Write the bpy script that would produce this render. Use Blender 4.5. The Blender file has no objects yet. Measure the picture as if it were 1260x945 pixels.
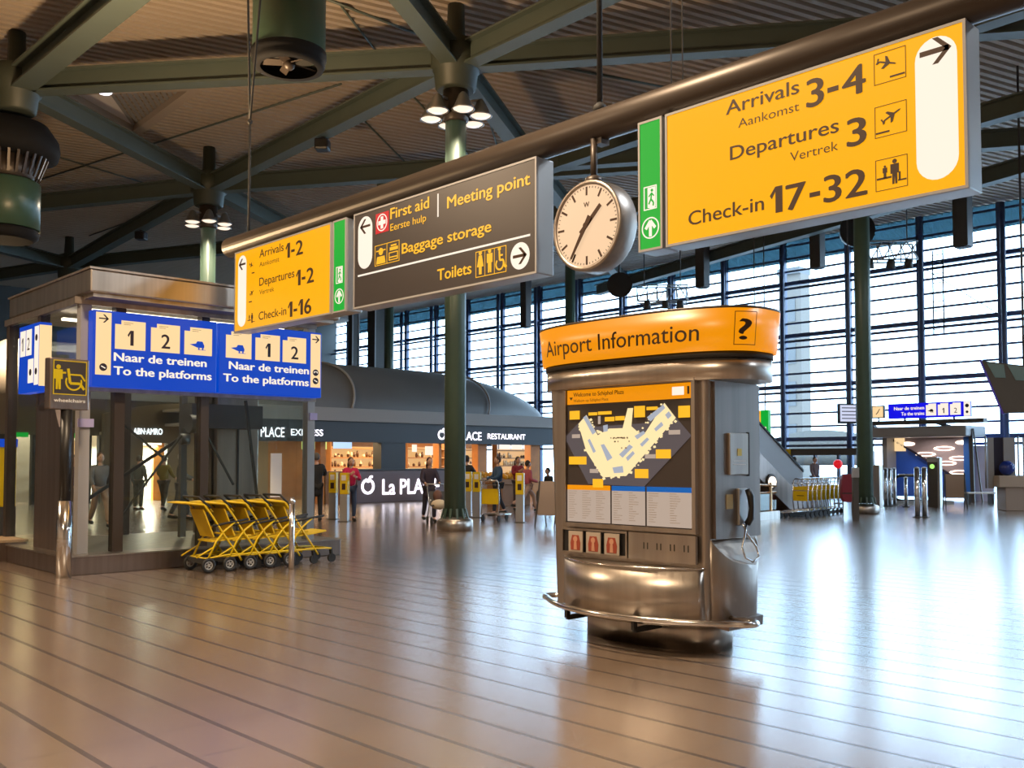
import bpy, bmesh, math, random
from mathutils import Vector, Matrix
random.seed(7)
S = bpy.context.scene
COL = S.collection
PI = math.pi
# ------------------------------------------------------------------ camera, world, light, exposure
FPX, CX, CY, CAMZ, PITCH = 1190.0, 630.0, 519.0, 1.6, math.radians(2.3)
AZ = math.radians(46.4)                      # bearing of the X axis right of the view direction
FW = Vector((math.cos(AZ), math.sin(AZ), 0)); RT = Vector((math.sin(AZ), -math.cos(AZ), 0))
cam_d = bpy.data.cameras.new('camera'); cam = bpy.data.objects.new('camera', cam_d); COL.objects.link(cam)
cam_d.sensor_fit = 'HORIZONTAL'; cam_d.sensor_width = 36; cam_d.lens = FPX/1260*36
cam_d.shift_x = 0; cam_d.shift_y = (CY-472.5)/1260
cam_d.clip_start = .05; cam_d.clip_end = 400
cam.location = (0, 0, CAMZ)
cam.rotation_euler = (PI/2+PITCH, 0, -math.atan2(FW.x, FW.y))
S.camera = cam
S.view_settings.view_transform = 'Standard'; S.view_settings.look = 'None'
S.view_settings.exposure = 0.0; S.view_settings.gamma = 1; S.view_settings.use_curve_mapping = False
W = bpy.data.worlds.new('overcast_sky'); S.world = W; W.use_nodes = True
bgn = W.node_tree.nodes['Background']
bgn.inputs[0].default_value = (.52, .75, 1, 1); bgn.inputs[1].default_value = 8.0
S.cycles.max_bounces = 7; S.cycles.diffuse_bounces = 3; S.cycles.glossy_bounces = 4
S.cycles.transmission_bounces = 6; S.cycles.transparent_max_bounces = 16
S.cycles.sample_clamp_indirect = 4; S.cycles.caustics_reflective = False; S.cycles.caustics_refractive = False

def lamp(name, kind, loc, energy, color, size=.5, rot=(0, 0, 0), spot=None, parent=None, blend=.6):
    l = bpy.data.lights.new(name, kind); l.energy = energy; l.color = color
    if kind == 'AREA': l.shape = 'DISK'; l.size = size
    else: l.shadow_soft_size = size
    if kind == 'SPOT': l.spot_size = spot or 2.4; l.spot_blend = blend
    o = bpy.data.objects.new(name, l); COL.objects.link(o); o.location = loc; o.rotation_euler = rot
    if parent: o.parent = parent
    return o
WARM = (1.0, .80, .58); WARM2 = (1, .66, .34); COOL = (.8, .9, 1)
K_HUB, K_UP, K_SHOP = 500, 1250, 320        # watts of column lamps and unseen fill, added ceiling fill, shop lights

# ------------------------------------------------------------------ pixel -> place
def ray(x, y):
    d = FW*math.cos(PITCH)+Vector((0, 0, math.sin(PITCH)))
    up = -FW*math.sin(PITCH)+Vector((0, 0, math.cos(PITCH)))
    return d+RT*((x-CX)/FPX)+up*((CY-y)/FPX)
C0 = Vector((0, 0, CAMZ))
def atZ(x, y, z=0.0): r = ray(x, y); return C0+r*((z-CAMZ)/r.z)
def atX(x, y, u): r = ray(x, y); return C0+r*(u/r.x)
def atY(x, y, v): r = ray(x, y); return C0+r*(v/r.y)
def atD(x, y, d): return C0+ray(x, y)*d

# ------------------------------------------------------------------ materials
def mat(name, col, rough=.5, metal=0., emit=0., var=0., scale=8., bump=0., spec=.5, aniso=0., coat=0.):
    m = bpy.data.materials.new(name); m.use_nodes = True; nt = m.node_tree; b = nt.nodes['Principled BSDF']
    c = (*col, 1) if len(col) == 3 else col
    b.inputs['Base Color'].default_value = c; b.inputs['Roughness'].default_value = rough
    b.inputs['Metallic'].default_value = metal; b.inputs['Specular IOR Level'].default_value = spec
    if coat: b.inputs['Coat Weight'].default_value = coat
    if emit:
        b.inputs['Emission Color'].default_value = c; b.inputs['Emission Strength'].default_value = emit
    if var or bump:
        tc = nt.nodes.new('ShaderNodeTexCoord'); n = nt.nodes.new('ShaderNodeTexNoise')
        n.inputs['Scale'].default_value = scale; n.inputs['Detail'].default_value = 4
        nt.links.new(tc.outputs['Object'], n.inputs['Vector'])
        if var:
            mx = nt.nodes.new('ShaderNodeMix'); mx.data_type = 'RGBA'
            mx.inputs[6].default_value = tuple(x*(1-var) for x in c[:3])+(1,)
            mx.inputs[7].default_value = tuple(min(1, x*(1+var)) for x in c[:3])+(1,)
            nt.links.new(n.outputs['Fac'], mx.inputs[0]); nt.links.new(mx.outputs[2], b.inputs['Base Color'])
        if bump:
            bp = nt.nodes.new('ShaderNodeBump'); bp.inputs['Strength'].default_value = bump; bp.inputs['Distance'].default_value = .01
            nt.links.new(n.outputs['Fac'], bp.inputs['Height']); nt.links.new(bp.outputs['Normal'], b.inputs['Normal'])
    return m
def glow(name, col, k=1.0):
    m = bpy.data.materials.new(name); m.use_nodes = True; nt = m.node_tree; b = nt.nodes['Principled BSDF']
    b.inputs['Base Color'].default_value = tuple(.05*x for x in col)+(1,); b.inputs['Roughness'].default_value = .35
    b.inputs['Emission Color'].default_value = (*col, 1); b.inputs['Emission Strength'].default_value = k
    return m
def steel(name, col, rough, along='z'):
    """brushed sheet steel: fine streaks change the roughness and bump a little"""
    m = mat(name, col, rough, 1.0); nt = m.node_tree; b = nt.nodes['Principled BSDF']
    tc = nt.nodes.new('ShaderNodeTexCoord'); mp = nt.nodes.new('ShaderNodeMapping'); n = nt.nodes.new('ShaderNodeTexNoise')
    mp.inputs['Scale'].default_value = (60, 60, 1.2) if along == 'z' else (1.2, 60, 60)
    n.inputs['Scale'].default_value = 3; n.inputs['Detail'].default_value = 3
    mp2 = nt.nodes.new('ShaderNodeMapping'); mp2.inputs['Scale'].default_value = (5, 5, .15); n2 = nt.nodes.new('ShaderNodeTexNoise'); n2.inputs['Scale'].default_value = 1.6; n2.inputs['Detail'].default_value = 3
    mx = nt.nodes.new('ShaderNodeMix'); mx.data_type = 'RGBA'; mx.inputs[6].default_value = tuple(c*.6 for c in col)+(1,); mx.inputs[7].default_value = tuple(min(1, c*1.3) for c in col)+(1,)
    nt.links.new(tc.outputs['Object'], mp2.inputs[0]); nt.links.new(mp2.outputs[0], n2.inputs['Vector']); nt.links.new(n2.outputs['Fac'], mx.inputs[0]); nt.links.new(mx.outputs[2], b.inputs['Base Color'])
    mr = nt.nodes.new('ShaderNodeMapRange'); mr.inputs[3].default_value = rough*.75; mr.inputs[4].default_value = rough*1.3
    nt.links.new(tc.outputs['Object'], mp.inputs[0]); nt.links.new(mp.outputs[0], n.inputs['Vector'])
    nt.links.new(n.outputs['Fac'], mr.inputs[0]); nt.links.new(mr.outputs[0], b.inputs['Roughness'])
    return m
def glass(name, tint=(.97, .99, 1), refl=.10):
    m = bpy.data.materials.new(name); m.use_nodes = True; nt = m.node_tree
    for n in list(nt.nodes): nt.nodes.remove(n)
    out = nt.nodes.new('ShaderNodeOutputMaterial'); mx = nt.nodes.new('ShaderNodeMixShader')
    tr = nt.nodes.new('ShaderNodeBsdfTransparent'); gl = nt.nodes.new('ShaderNodeBsdfGlossy')
    fr = nt.nodes.new('ShaderNodeLayerWeight'); fr.inputs[0].default_value = .15
    mr = nt.nodes.new('ShaderNodeMapRange'); mr.inputs[3].default_value = refl*.25; mr.inputs[4].default_value = refl*2.5
    tr.inputs[0].default_value = (*tint, 1); gl.inputs['Roughness'].default_value = .03
    nt.links.new(fr.outputs['Fresnel'], mr.inputs[0]); nt.links.new(mr.outputs[0], mx.inputs[0])
    nt.links.new(tr.outputs[0], mx.inputs[1]); nt.links.new(gl.outputs[0], mx.inputs[2]); nt.links.new(mx.outputs[0], out.inputs[0])
    return m
M = {}
M['green_paint'] = mat('green_paint', (.075, .125, .092), .38, var=.12, scale=3)
M['node_paint'] = mat('node_paint', (.05, .06, .045), .5)
M['jet_paint'] = mat('jet_paint', (.035, .075, .05), .35)
M['matte_jet'] = mat('matte_jet', (.012, .012, .013), .75, spec=.12)
M['beam_paint'] = mat('beam_paint', (.09, .115, .10), .5, var=.10, scale=2)
M['deck'] = mat('deck', (.46, .38, .30), .6, var=.10, scale=.4)
M['soffit'] = mat('soffit', (.80, .77, .78), .7)
M['black'] = mat('black', (.012, .012, .013), .4)
M['matte_black'] = mat('matte_black', (.02, .02, .02), .7)
M['dark_grey'] = mat('dark_grey', (.06, .055, .05), .5)
M['bronze'] = mat('bronze', (.055, .042, .034), .4, .3)
M['alu'] = mat('alu', (.42, .42, .42), .35, .8)
M['grey_paint'] = mat('grey_paint', (.32, .32, .33), .45)
M['chrome'] = mat('chrome', (.75, .75, .76), .15, 1)
M['steel'] = steel('steel', (.50, .45, .40), .32)
M['steel_dark'] = steel('steel_dark', (.42, .37, .33), .40)
M['steel_brown'] = steel('steel_brown', (.30, .24, .21), .38)
M['yellow_lit'] = glow('yellow_lit', (1.0, .43, .0), 1.0)
M['yellow_head'] = glow('yellow_head', (1.0, .33, .0), .85)
M['yellow_print'] = glow('yellow_print', (1.0, .50, .02), 1.0)
M['white_lit'] = glow('white_lit', (1, .88, .74), 1.0)
M['cream_lit'] = glow('cream_lit', (1, .70, .36), .98)
M['cool_lit'] = glow('cool_lit', (.80, .72, 1), 2.2)
M['green_lit'] = glow('green_lit', (0, .55, .045), .72)
M['red_lit'] = glow('red_lit', (.8, .01, .02), .8)
M['blue_lit'] = glow('blue_lit', (.0, .055, .50), .95)
M['sign_dark'] = mat('sign_dark', (.042, .035, .035), .35)
M['ink'] = mat('ink', (.035, .012, .003), .6)
M['navy'] = mat('navy', (.015, .01, .03), .6)
M['lens_lit'] = glow('lens_lit', (1, .80, .62), 1.3)
M['lamp_lit'] = glow('lamp_lit', (1, .80, .62), 5)
M['clock_face'] = glow('clock_face', (1, .68, .42), .86)
M['yellow'] = mat('yellow', (.72, .50, .005), .35, var=.06)
M['yellow_fab'] = mat('yellow_fab', (.68, .46, .01), .6, var=.1)
M['rubber'] = mat('rubber', (.012, .012, .012), .6)
M['hub_grey'] = mat('hub_grey', (.45, .44, .42), .4, .4)
M['glass'] = glass('glass')
M['lift_glass'] = glass('lift_glass', (.93, .97, .95), .09)
M['skin'] = mat('skin', (.52, .30, .21), .55, var=.08)
M['white'] = mat('white', (.75, .73, .70), .6)
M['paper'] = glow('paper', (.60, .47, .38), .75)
M['print_grey'] = mat('print_grey', (.30, .25, .21), .7)

# ------------------------------------------------------------------ mesh builder
TEXT_CACHE = {}
def text_geo(s, bold):
    k = (s, bold)
    if k not in TEXT_CACHE and s[0] in '0123456789':
        V, F, x = [], [], 0.
        for c in s:
            if c == '1': q = .05+bold; v, f = [(0, .50, 0), (.17-q/2, .73, 0), (.27+q/2, .73, 0), (.27+q/2, 0, 0), (.17-q/2, 0, 0), (.17-q/2, .585, 0), (.05, .47-q, 0)], [(6, 5, 1, 0), (4, 3, 2, 1, 5)]
            elif c == '-': v, f = [(0, .24-bold, 0), (.24, .24-bold, 0), (.24, .33+bold, 0), (0, .33+bold, 0)], [(0, 1, 2, 3)]
            else: v, f = text_geo_raw(c, bold)
            a, b = min(p[0] for p in v), max(p[0] for p in v); n = len(V); V += [(p[0]-a+x, p[1], p[2]) for p in v]; F += [tuple(i+n for i in g) for g in f]; x += b-a+.07
        TEXT_CACHE[k] = (V, F)
    return TEXT_CACHE[k] if k in TEXT_CACHE else text_geo_raw(s, bold)
def text_geo_raw(s, bold):
    k = (s, bold, 0)
    if k not in TEXT_CACHE:
        cu = bpy.data.curves.new('t', 'FONT'); cu.body = s; cu.size = 1; cu.resolution_u = 4
        o = bpy.data.objects.new('t', cu); COL.objects.link(o)
        dg = bpy.context.evaluated_depsgraph_get(); e = o.evaluated_get(dg); me = e.to_mesh()
        v = [tuple(p.co) for p in me.vertices]; f = [tuple(p.vertices) for p in me.polygons]
        if bold:
            v0, f0, v, f = v, f, [], []
            for i, (dx, dy) in enumerate(((0, 0), (bold, 0), (-bold, 0), (0, bold*.6), (0, -bold*.6))):
                n = len(v); v += [(p[0]+dx, p[1]+dy, p[2]+i*.0004) for p in v0]; f += [tuple(q+n for q in g) for g in f0]
        e.to_mesh_clear(); bpy.data.objects.remove(o); bpy.data.curves.remove(cu)
        TEXT_CACHE[k] = (v, f)
    return TEXT_CACHE[k]

def letters(parent, m, rows, y, nm='lettering'):
    for st, x, z, h, al, w, b in rows: MB().text(st, x, z, h, y, al, width=w, bold=b).build(nm, m, parent)
class MB:
    def __init__(s): s.v, s.f, s.sm = [], [], []
    def add(s, vs, fs, smooth=False):
        n = len(s.v); s.v += [tuple(p) for p in vs]
        for f in fs: s.f.append(tuple(i+n for i in f)); s.sm.append(smooth)
        return s
    def box(s, lo, hi, M4=None):
        x0, y0, z0 = lo; x1, y1, z1 = hi
        vs = [(x0, y0, z0), (x1, y0, z0), (x1, y1, z0), (x0, y1, z0), (x0, y0, z1), (x1, y0, z1), (x1, y1, z1), (x0, y1, z1)]
        if M4 is not None: vs = [M4 @ Vector(p) for p in vs]
        return s.add(vs, [(3, 2, 1, 0), (4, 5, 6, 7), (0, 1, 5, 4), (1, 2, 6, 5), (2, 3, 7, 6), (3, 0, 4, 7)])
    def cbox(s, c, d, M4=None):
        return s.box([c[i]-d[i]/2 for i in range(3)], [c[i]+d[i]/2 for i in range(3)], M4)
    def bar(s, p0, p1, w, h, up=(0, 0, 1)):
        p0, p1 = Vector(p0), Vector(p1); a = (p1-p0).normalized(); sd = a.cross(Vector(up))
        if sd.length < 1e-4: sd = a.cross(Vector((1, 0, 0)))
        sd.normalize(); u = sd.cross(a)
        vs = [p+sd*(w/2*i)+u*(h/2*j) for p in (p0, p1) for i, j in ((-1, -1), (1, -1), (1, 1), (-1, 1))]
        return s.add(vs, [(3, 2, 1, 0), (4, 5, 6, 7), (0, 1, 5, 4), (1, 2, 6, 5), (2, 3, 7, 6), (3, 0, 4, 7)])
    def cyl(s, p0, p1, r, r1=None, n=16, cap=True):
        return s.tube([p0, p1], [r, r if r1 is None else r1], n, cap)
    def tube(s, path, r, n=8, cap=True, closed=False):
        P = [Vector(p) for p in path]; k = len(P); rs = r if isinstance(r, (list, tuple)) else [r]*k
        vs, fs = [], []; ref = None
        for i, p in enumerate(P):
            if closed: t = P[(i+1) % k]-P[i-1]
            else: t = P[min(i+1, k-1)]-P[max(i-1, 0)]
            t.normalize()
            if ref is None:
                ref = t.cross(Vector((0, 0, 1)))
                if ref.length < .1: ref = t.cross(Vector((1, 0, 0)))
            ref = (ref-t*ref.dot(t)).normalized(); b = t.cross(ref)
            for j in range(n):
                a = 2*PI*j/n; vs.append(p+ref*(math.cos(a)*rs[i])+b*(math.sin(a)*rs[i]))
        m = k if closed else k-1
        for i in range(m):
            i2 = (i+1) % k
            for j in range(n): fs.append((i*n+j, i*n+(j+1) % n, i2*n+(j+1) % n, i2*n+j))
        s.add(vs, fs, True)
        if cap and not closed:
            n0 = len(s.v)-len(vs)
            s.f.append(tuple(n0+j for j in reversed(range(n)))); s.sm.append(False)
            s.f.append(tuple(n0+(k-1)*n+j for j in range(n))); s.sm.append(False)
        return s
    def lathe(s, prof, c=(0, 0, 0), n=24, cap=True):
        c = Vector(c); vs = [c+Vector((r*math.cos(2*PI*j/n), r*math.sin(2*PI*j/n), z)) for r, z in prof for j in range(n)]
        fs = [(i*n+j, i*n+(j+1) % n, (i+1)*n+(j+1) % n, (i+1)*n+j) for i in range(len(prof)-1) for j in range(n)]
        s.add(vs, fs, True)
        if cap:
            n0 = len(s.v)-len(vs)
            s.f.append(tuple(n0+j for j in reversed(range(n)))); s.sm.append(False)
            s.f.append(tuple(n0+(len(prof)-1)*n+j for j in range(n))); s.sm.append(False)
        return s
    def prism(s, pts, z0, z1, smooth=False, taper=None, cap=True):
        k = len(pts); top = taper or pts
        vs = [(x, y, z0) for x, y in pts]+[(x, y, z1) for x, y in top]
        s.add(vs, [(i, (i+1) % k, k+(i+1) % k, k+i) for i in range(k)], smooth)
        if cap:
            n0 = len(s.v)-2*k
            s.f.append(tuple(n0+i for i in reversed(range(k)))); s.sm.append(False)
            s.f.append(tuple(n0+k+i for i in range(k))); s.sm.append(False)
        return s
    def poly(s, pts, y, t=.003):
        """flat shape in the x-z plane facing -y, front at y, thickness t"""
        a = sum(pts[i][0]*pts[(i+1) % len(pts)][1]-pts[(i+1) % len(pts)][0]*pts[i][1] for i in range(len(pts)))
        if a < 0: pts = pts[::-1]
        k = len(pts); vs = [(x, y, z) for x, z in pts]+[(x, y+t, z) for x, z in pts]
        return s.add(vs, [tuple(range(k)), tuple(k+i for i in reversed(range(k)))]+[(i, k+i, k+(i+1) % k, (i+1) % k) for i in range(k)])
    def rect(s, x0, z0, x1, z1, y, t=.003): return s.poly([(x0, z0), (x1, z0), (x1, z1), (x0, z1)], y, t)
    def frame(s, x0, z0, x1, z1, w, y, t=.003):
        s.rect(x0, z0, x1, z0+w, y, t); s.rect(x0, z1-w, x1, z1, y, t); s.rect(x0, z0+w, x0+w, z1-w, y, t); return s.rect(x1-w, z0+w, x1, z1-w, y, t)
    def disc(s, x, z, r, y, t=.003, n=28): return s.poly([(x+r*math.cos(2*PI*i/n), z+r*math.sin(2*PI*i/n)) for i in range(n)], y, t)
    def ring(s, x, z, r, w, y, t=.003, n=32, a0=0, a1=2*PI):
        for i in range(n):
            p, q = a0+(a1-a0)*i/n, a0+(a1-a0)*(i+1)/n
            s.poly([(x+r*math.cos(p), z+r*math.sin(p)), (x+(r-w)*math.cos(p), z+(r-w)*math.sin(p)), (x+(r-w)*math.cos(q), z+(r-w)*math.sin(q)), (x+r*math.cos(q), z+r*math.sin(q))], y, t)
        return s
    def line(s, pts, w, y, t=.003):
        for (x0, z0), (x1, z1) in zip(pts, pts[1:]):
            d = math.hypot(x1-x0, z1-z0) or 1; ox, oz = -(z1-z0)/d*w/2, (x1-x0)/d*w/2
            s.poly([(x0+ox, z0+oz), (x1+ox, z1+oz), (x1-ox, z1-oz), (x0-ox, z0-oz)], y, t)
        return s
    def capsule(s, x0, z0, x1, z1, y, t=.003, n=12):
        r = (x1-x0)/2; cx = (x0+x1)/2
        return s.poly([(cx+r*math.cos(PI+PI*i/n), z0+r+r*math.sin(PI+PI*i/n)) for i in range(n+1)]+[(cx+r*math.cos(PI*i/n), z1-r+r*math.sin(PI*i/n)) for i in range(n+1)], y, t)
    def text(s, st, x, z, h, y, align='l', width=None, bold=0., t=.002, warp=None):
        """letters whose capitals are h tall, baseline z, front at y, facing -y"""
        v, f = text_geo(st, bold)
        if not v: return s
        k = h/.73; xs = [p[0] for p in v]; a, b = min(xs), max(xs); sx = k
        if width: sx = width/(b-a)
        off = {'l': -a*sx, 'r': -b*sx, 'c': -(a+b)/2*sx}[align]
        q = [(x+p[0]*sx+off, y-p[2]*k, z+p[1]*k) for p in v]
        if warp: q = [warp(p[0], p[2]) for p in q]
        return s.add(q, f)
    def sphere(s, c, r, n=12, m=8):
        c = Vector(c); r = r if isinstance(r, (tuple, list)) else (r, r, r); vs = []
        for i in range(1, m):
            a = PI*i/m
            for j in range(n):
                b = 2*PI*j/n; vs.append(c+Vector((r[0]*math.sin(a)*math.cos(b), r[1]*math.sin(a)*math.sin(b), -r[2]*math.cos(a))))
        fs = [(i*n+j, i*n+(j+1) % n, (i+1)*n+(j+1) % n, (i+1)*n+j) for i in range(m-2) for j in range(n)]
        vs += [c+Vector((0, 0, -r[2])), c+Vector((0, 0, r[2]))]; L = len(vs)
        fs += [(L-2, (j+1) % n, j) for j in range(n)]+[(L-1, (m-2)*n+j, (m-2)*n+(j+1) % n) for j in range(n)]
        return s.add(vs, fs, True)
    def grid(s, P, smooth=True):
        k = len(P[0]); vs = [p for r in P for p in r]
        return s.add(vs, [(i*k+j, i*k+j+1, (i+1)*k+j+1, (i+1)*k+j) for i in range(len(P)-1) for j in range(k-1)], smooth)
    def build(s, name, m, parent=None, bevel=0., solid=0.):
        me = bpy.data.meshes.new(name); me.from_pydata(s.v, [], s.f); me.polygons.foreach_set('use_smooth', s.sm)
        me.materials.append(M[m] if isinstance(m, str) else m); me.update()
        o = bpy.data.objects.new(name, me); COL.objects.link(o)
        if parent: o.parent = parent
        if bevel:
            b = o.modifiers.new('bevel', 'BEVEL'); b.width = bevel; b.segments = 2; b.limit_method = 'ANGLE'
        if solid:
            b = o.modifiers.new('solid', 'SOLIDIFY'); b.thickness = solid; b.offset = 0
        return o
def tag(o, label=None, cat=None, group=None, kind=None):
    if label: o['label'] = label
    if cat: o['category'] = cat
    if group: o['group'] = group
    if kind: o['kind'] = kind
    return o
def thing(name, label, cat, loc=(0, 0, 0), rz=0., group=None, kind=None):
    o = bpy.data.objects.new(name, None); COL.objects.link(o); o.location = loc; o.rotation_euler = (0, 0, rz); o.empty_display_size = .2
    return tag(o, label, cat, group, kind)
def struct(name, mb, m, **k): return tag(mb.build(name, m, **k), kind='structure')
def dup(root, loc, rz=None, label=None):
    r = root.copy(); COL.objects.link(r); r.location = loc
    if rz is not None: r.rotation_euler = (0, 0, rz)
    if label: r['label'] = label
    for ch in list(root.children):
        c = ch.copy(); COL.objects.link(c); c.parent = r
        for g in list(ch.children):
            d = g.copy(); COL.objects.link(d); d.parent = c
    return r
RZ_U = -PI/2      # a thing turned to face -X (towards the camera side of the sign row)

# ------------------------------------------------------------------ the setting
U1, V1, UB, VB = 42.0, 64.0, -12.0, -12.0    # glass wall, end wall, walls behind the viewer
def floor_mat():
    m = mat('floor_tiles', (.2, .15, .12), .22, spec=.8, coat=1.0); nt = m.node_tree; b = nt.nodes['Principled BSDF']; L = nt.links
    N = nt.nodes.new
    tc = N('ShaderNodeTexCoord'); sp = N('ShaderNodeSeparateXYZ'); L.new(tc.outputs['Object'], sp.inputs[0])
    def math_(op, a, bb=None):
        n = N('ShaderNodeMath'); n.operation = op
        for i, q in enumerate((a, bb)):
            if q is None: continue
            if isinstance(q, (int, float)): n.inputs[i].default_value = q
            else: L.new(q, n.inputs[i])
        return n.outputs[0]
    def joints(coord, pitch, off, half):
        x = math_('FRACT', math_('MULTIPLY', math_('ADD', coord, off), 1/pitch))
        return math_('LESS_THAN', math_('ABSOLUTE', math_('SUBTRACT', x, .5)), half/pitch)
    su = joints(sp.outputs['X'], .4, .2, .018)
    sv = joints(sp.outputs['Y'], .6, .1, .005)
    n1 = N('ShaderNodeTexNoise'); n1.inputs['Scale'].default_value = 1.2; n1.inputs['Detail'].default_value = 5; L.new(tc.outputs['Object'], n1.inputs['Vector'])
    ce = N('ShaderNodeVectorMath'); ce.operation = 'FLOOR'; sc = N('ShaderNodeVectorMath'); sc.operation = 'MULTIPLY'; sc.inputs[1].default_value = (2.5, 1/.6, 0)
    L.new(tc.outputs['Object'], sc.inputs[0]); L.new(sc.outputs[0], ce.inputs[0]); wn = N('ShaderNodeTexWhiteNoise'); L.new(ce.outputs[0], wn.inputs['Vector'])
    mixv = math_('ADD', math_('MULTIPLY', n1.outputs['Fac'], .6), math_('MULTIPLY', wn.outputs['Value'], .4))
    cr = N('ShaderNodeMix'); cr.data_type = 'RGBA'; cr.inputs[6].default_value = (.185, .135, .100, 1); cr.inputs[7].default_value = (.235, .175, .132, 1); L.new(mixv, cr.inputs[0])
    c2 = N('ShaderNodeMix'); c2.data_type = 'RGBA'; c2.inputs[7].default_value = (.10, .08, .066, 1); L.new(cr.outputs[2], c2.inputs[6]); L.new(sv, c2.inputs[0])
    c3 = N('ShaderNodeMix'); c3.data_type = 'RGBA'; c3.inputs[7].default_value = (.045, .03, .022, 1); L.new(c2.outputs[2], c3.inputs[6]); L.new(su, c3.inputs[0])
    L.new(c3.outputs[2], b.inputs['Base Color'])
    r = math_('ADD', math_('MULTIPLY', n1.outputs['Fac'], .03), .22); r = math_('ADD', r, math_('MULTIPLY', su, .25)); L.new(r, b.inputs['Roughness'])
    b.inputs['Coat Roughness'].default_value = .22; b.inputs['Coat IOR'].default_value = 1.6
    n2 = N('ShaderNodeTexNoise'); n2.inputs['Scale'].default_value = 5; L.new(tc.outputs['Object'], n2.inputs['Vector'])
    h = math_('SUBTRACT', math_('MULTIPLY', n2.outputs['Fac'], .15), math_('ADD', math_('MULTIPLY', su, .5), math_('MULTIPLY', sv, .3)))
    bp = N('ShaderNodeBump'); bp.inputs['Strength'].default_value = .12; bp.inputs['Distance'].default_value = .01; L.new(h, bp.inputs['Height']); L.new(bp.outputs['Normal'], b.inputs['Normal']); L.new(bp.outputs['Normal'], b.inputs['Coat Normal'])
    return m
M['floor'] = floor_mat()
struct('floor', MB().box((UB, VB, -.2), (U1+.3, V1, 0)), 'floor')
M['warm_wall'] = mat('warm_wall', (.48, .39, .30), .7, var=.15, scale=.5)
struct('wall_back', MB().box((UB, VB-.3, 0), (U1, VB, 13)), 'warm_wall')
struct('wall_left', MB().box((UB-.3, VB, 0), (UB, V1, 13)), 'warm_wall')
M['end_wall'] = mat('end_wall', (.10, .11, .11), .7)
struct('wall_end', MB().box((UB, V1, 0), (U1, V1+.3, 13)), 'end_wall')
M['outside'] = mat('outside', (.45, .46, .47), .8)
tag(MB().box((U1+.3, VB-20, -.25), (U1+90, V1+60, -.05)).build('ground', 'outside'), kind='structure')

# roof deck: folded sheet whose ribs run at 62 degrees from the view direction
ZD = 12.3
RAZ = math.radians(62.0)
rd = RT*math.sin(RAZ)+FW*math.cos(RAZ); rn = Vector((-rd.y, rd.x, 0))
def clip_line(o):
    p = rn*o; t0, t1 = -200., 200.
    for ax, lo, hi in ((0, UB, U1+.2), (1, VB, V1)):
        if abs(rd[ax]) < 1e-6: continue
        a, b = (lo-p[ax])/rd[ax], (hi-p[ax])/rd[ax]
        t0, t1 = max(t0, min(a, b)), min(t1, max(a, b))
    return t0, t1
deck = MB(); pitch = .30; o = -60.
while o < 80:
    t0, t1 = clip_line(o)
    if t1 > t0+.5:
        pr = [(0, 0), (.145, 0), (.15, .20), (.295, .20), (.30, 0)]
        row = [[rn*(o+a)+rd*t+Vector((0, 0, ZD+h)) for a, h in pr] for t in (t0, t1)]
        deck.grid(row, False)
    o += pitch
struct('ceiling', deck, 'deck')
struct('trim_1', MB().box((UB, VB, ZD+.22), (U1+.2, V1, ZD+.5)), 'dark_grey')

# roof nodes and beams
ZB = 11.0
def hub_at(x, y): p = atZ(x, y, ZB); return p
H1, H2, H3, H4 = hub_at(561, 74), hub_at(257, 228), hub_at(20, 103), hub_at(85, 325)
nbeam = [0]
def beam(a, b, label, ext0=0., ext1=0., w=.40, h=.50, gap=.0):
    a, b = Vector(a), Vector(b); d = (b-a).normalized()
    a = a-d*ext0+d*gap; b = b+d*ext1
    def inside(p): return UB+.4 < p.x < U1-.4 and VB+.4 < p.y < V1-.4
    n = 0
    while not inside(b) and n < 400: b = b-d*.25; n += 1
    n = 0
    while not inside(a) and n < 400: a = a+d*.25; n += 1
    mb = MB(); mb.bar(a, b, .10, h); mb.bar(a-Vector((0, 0, h/2)), b-Vector((0, 0, h/2)), w, .05); mb.bar(a+Vector((0, 0, h/2)), b+Vector((0, 0, h/2)), w, .05)
    ob = mb.build('roof_beam', 'beam_paint'); ob['kind'] = 'structure'; ob['group'] = 'roof beams under the ribbed deck'; ob['category'] = 'beam'
    ob['label'] = label; return ob
G_ = lambda x, y: atZ(x, y, ZB)
beam(H3, G_(140, 2), 'pale green roof beam rising out of the top left corner', 0, 14, w=.55)
beam(H3, H1, 'roof beam from the left roof node to the nearest column')
beam(H3, H2, 'green roof beam beside the triangular roof light')
beam(H1, H2, 'roof beam sloping from the nearest column down to the second column')
beam(H2, H4, 'roof beam from the second column to the far left roof node')
beam(H4, G_(0, 303), 'roof beam leaving the far left node to the upper left', 0, 12)
beam(H4, G_(0, 338), 'roof beam leaving the far left node to the lower left', 0, 10)
beam(H4, G_(300, 303), 'roof beam from the far left node passing behind the lift roof', 0, 20)
beam(H2, G_(45, 250), 'roof beam left of the second column, behind the air jet', 0, 20)
beam(H2, G_(540, 208), 'roof beam right of the second column', 0, 14)
beam(H2, G_(350, 277), 'short green roof beam below the second column node', 0, 12)
beam(H1, G_(503, 0), 'roof beam rising to the upper left of the nearest column', 0, 14)
beam(H1, G_(715, 0), 'roof beam rising to the upper right of the nearest column', 0, 14)
beam(H1, G_(1040, 42), 'long roof beam running right from the nearest column', 0, 14)
beam(H1, G_(640, 178), 'blue green roof beam falling to the right of the nearest column', 0, 22)
beam(G_(680, 200), G_(1256, 3), 'roof beam over the clock and behind the largest yellow sign', 14, 8)
beam(G_(680, 209), G_(1260, 170), 'flat roof beam behind the clock', 6, 10)
beam(G_(1209, 142), G_(1260, 127), 'roof beam right of the largest yellow sign, upper of two', 26, 8)
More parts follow.
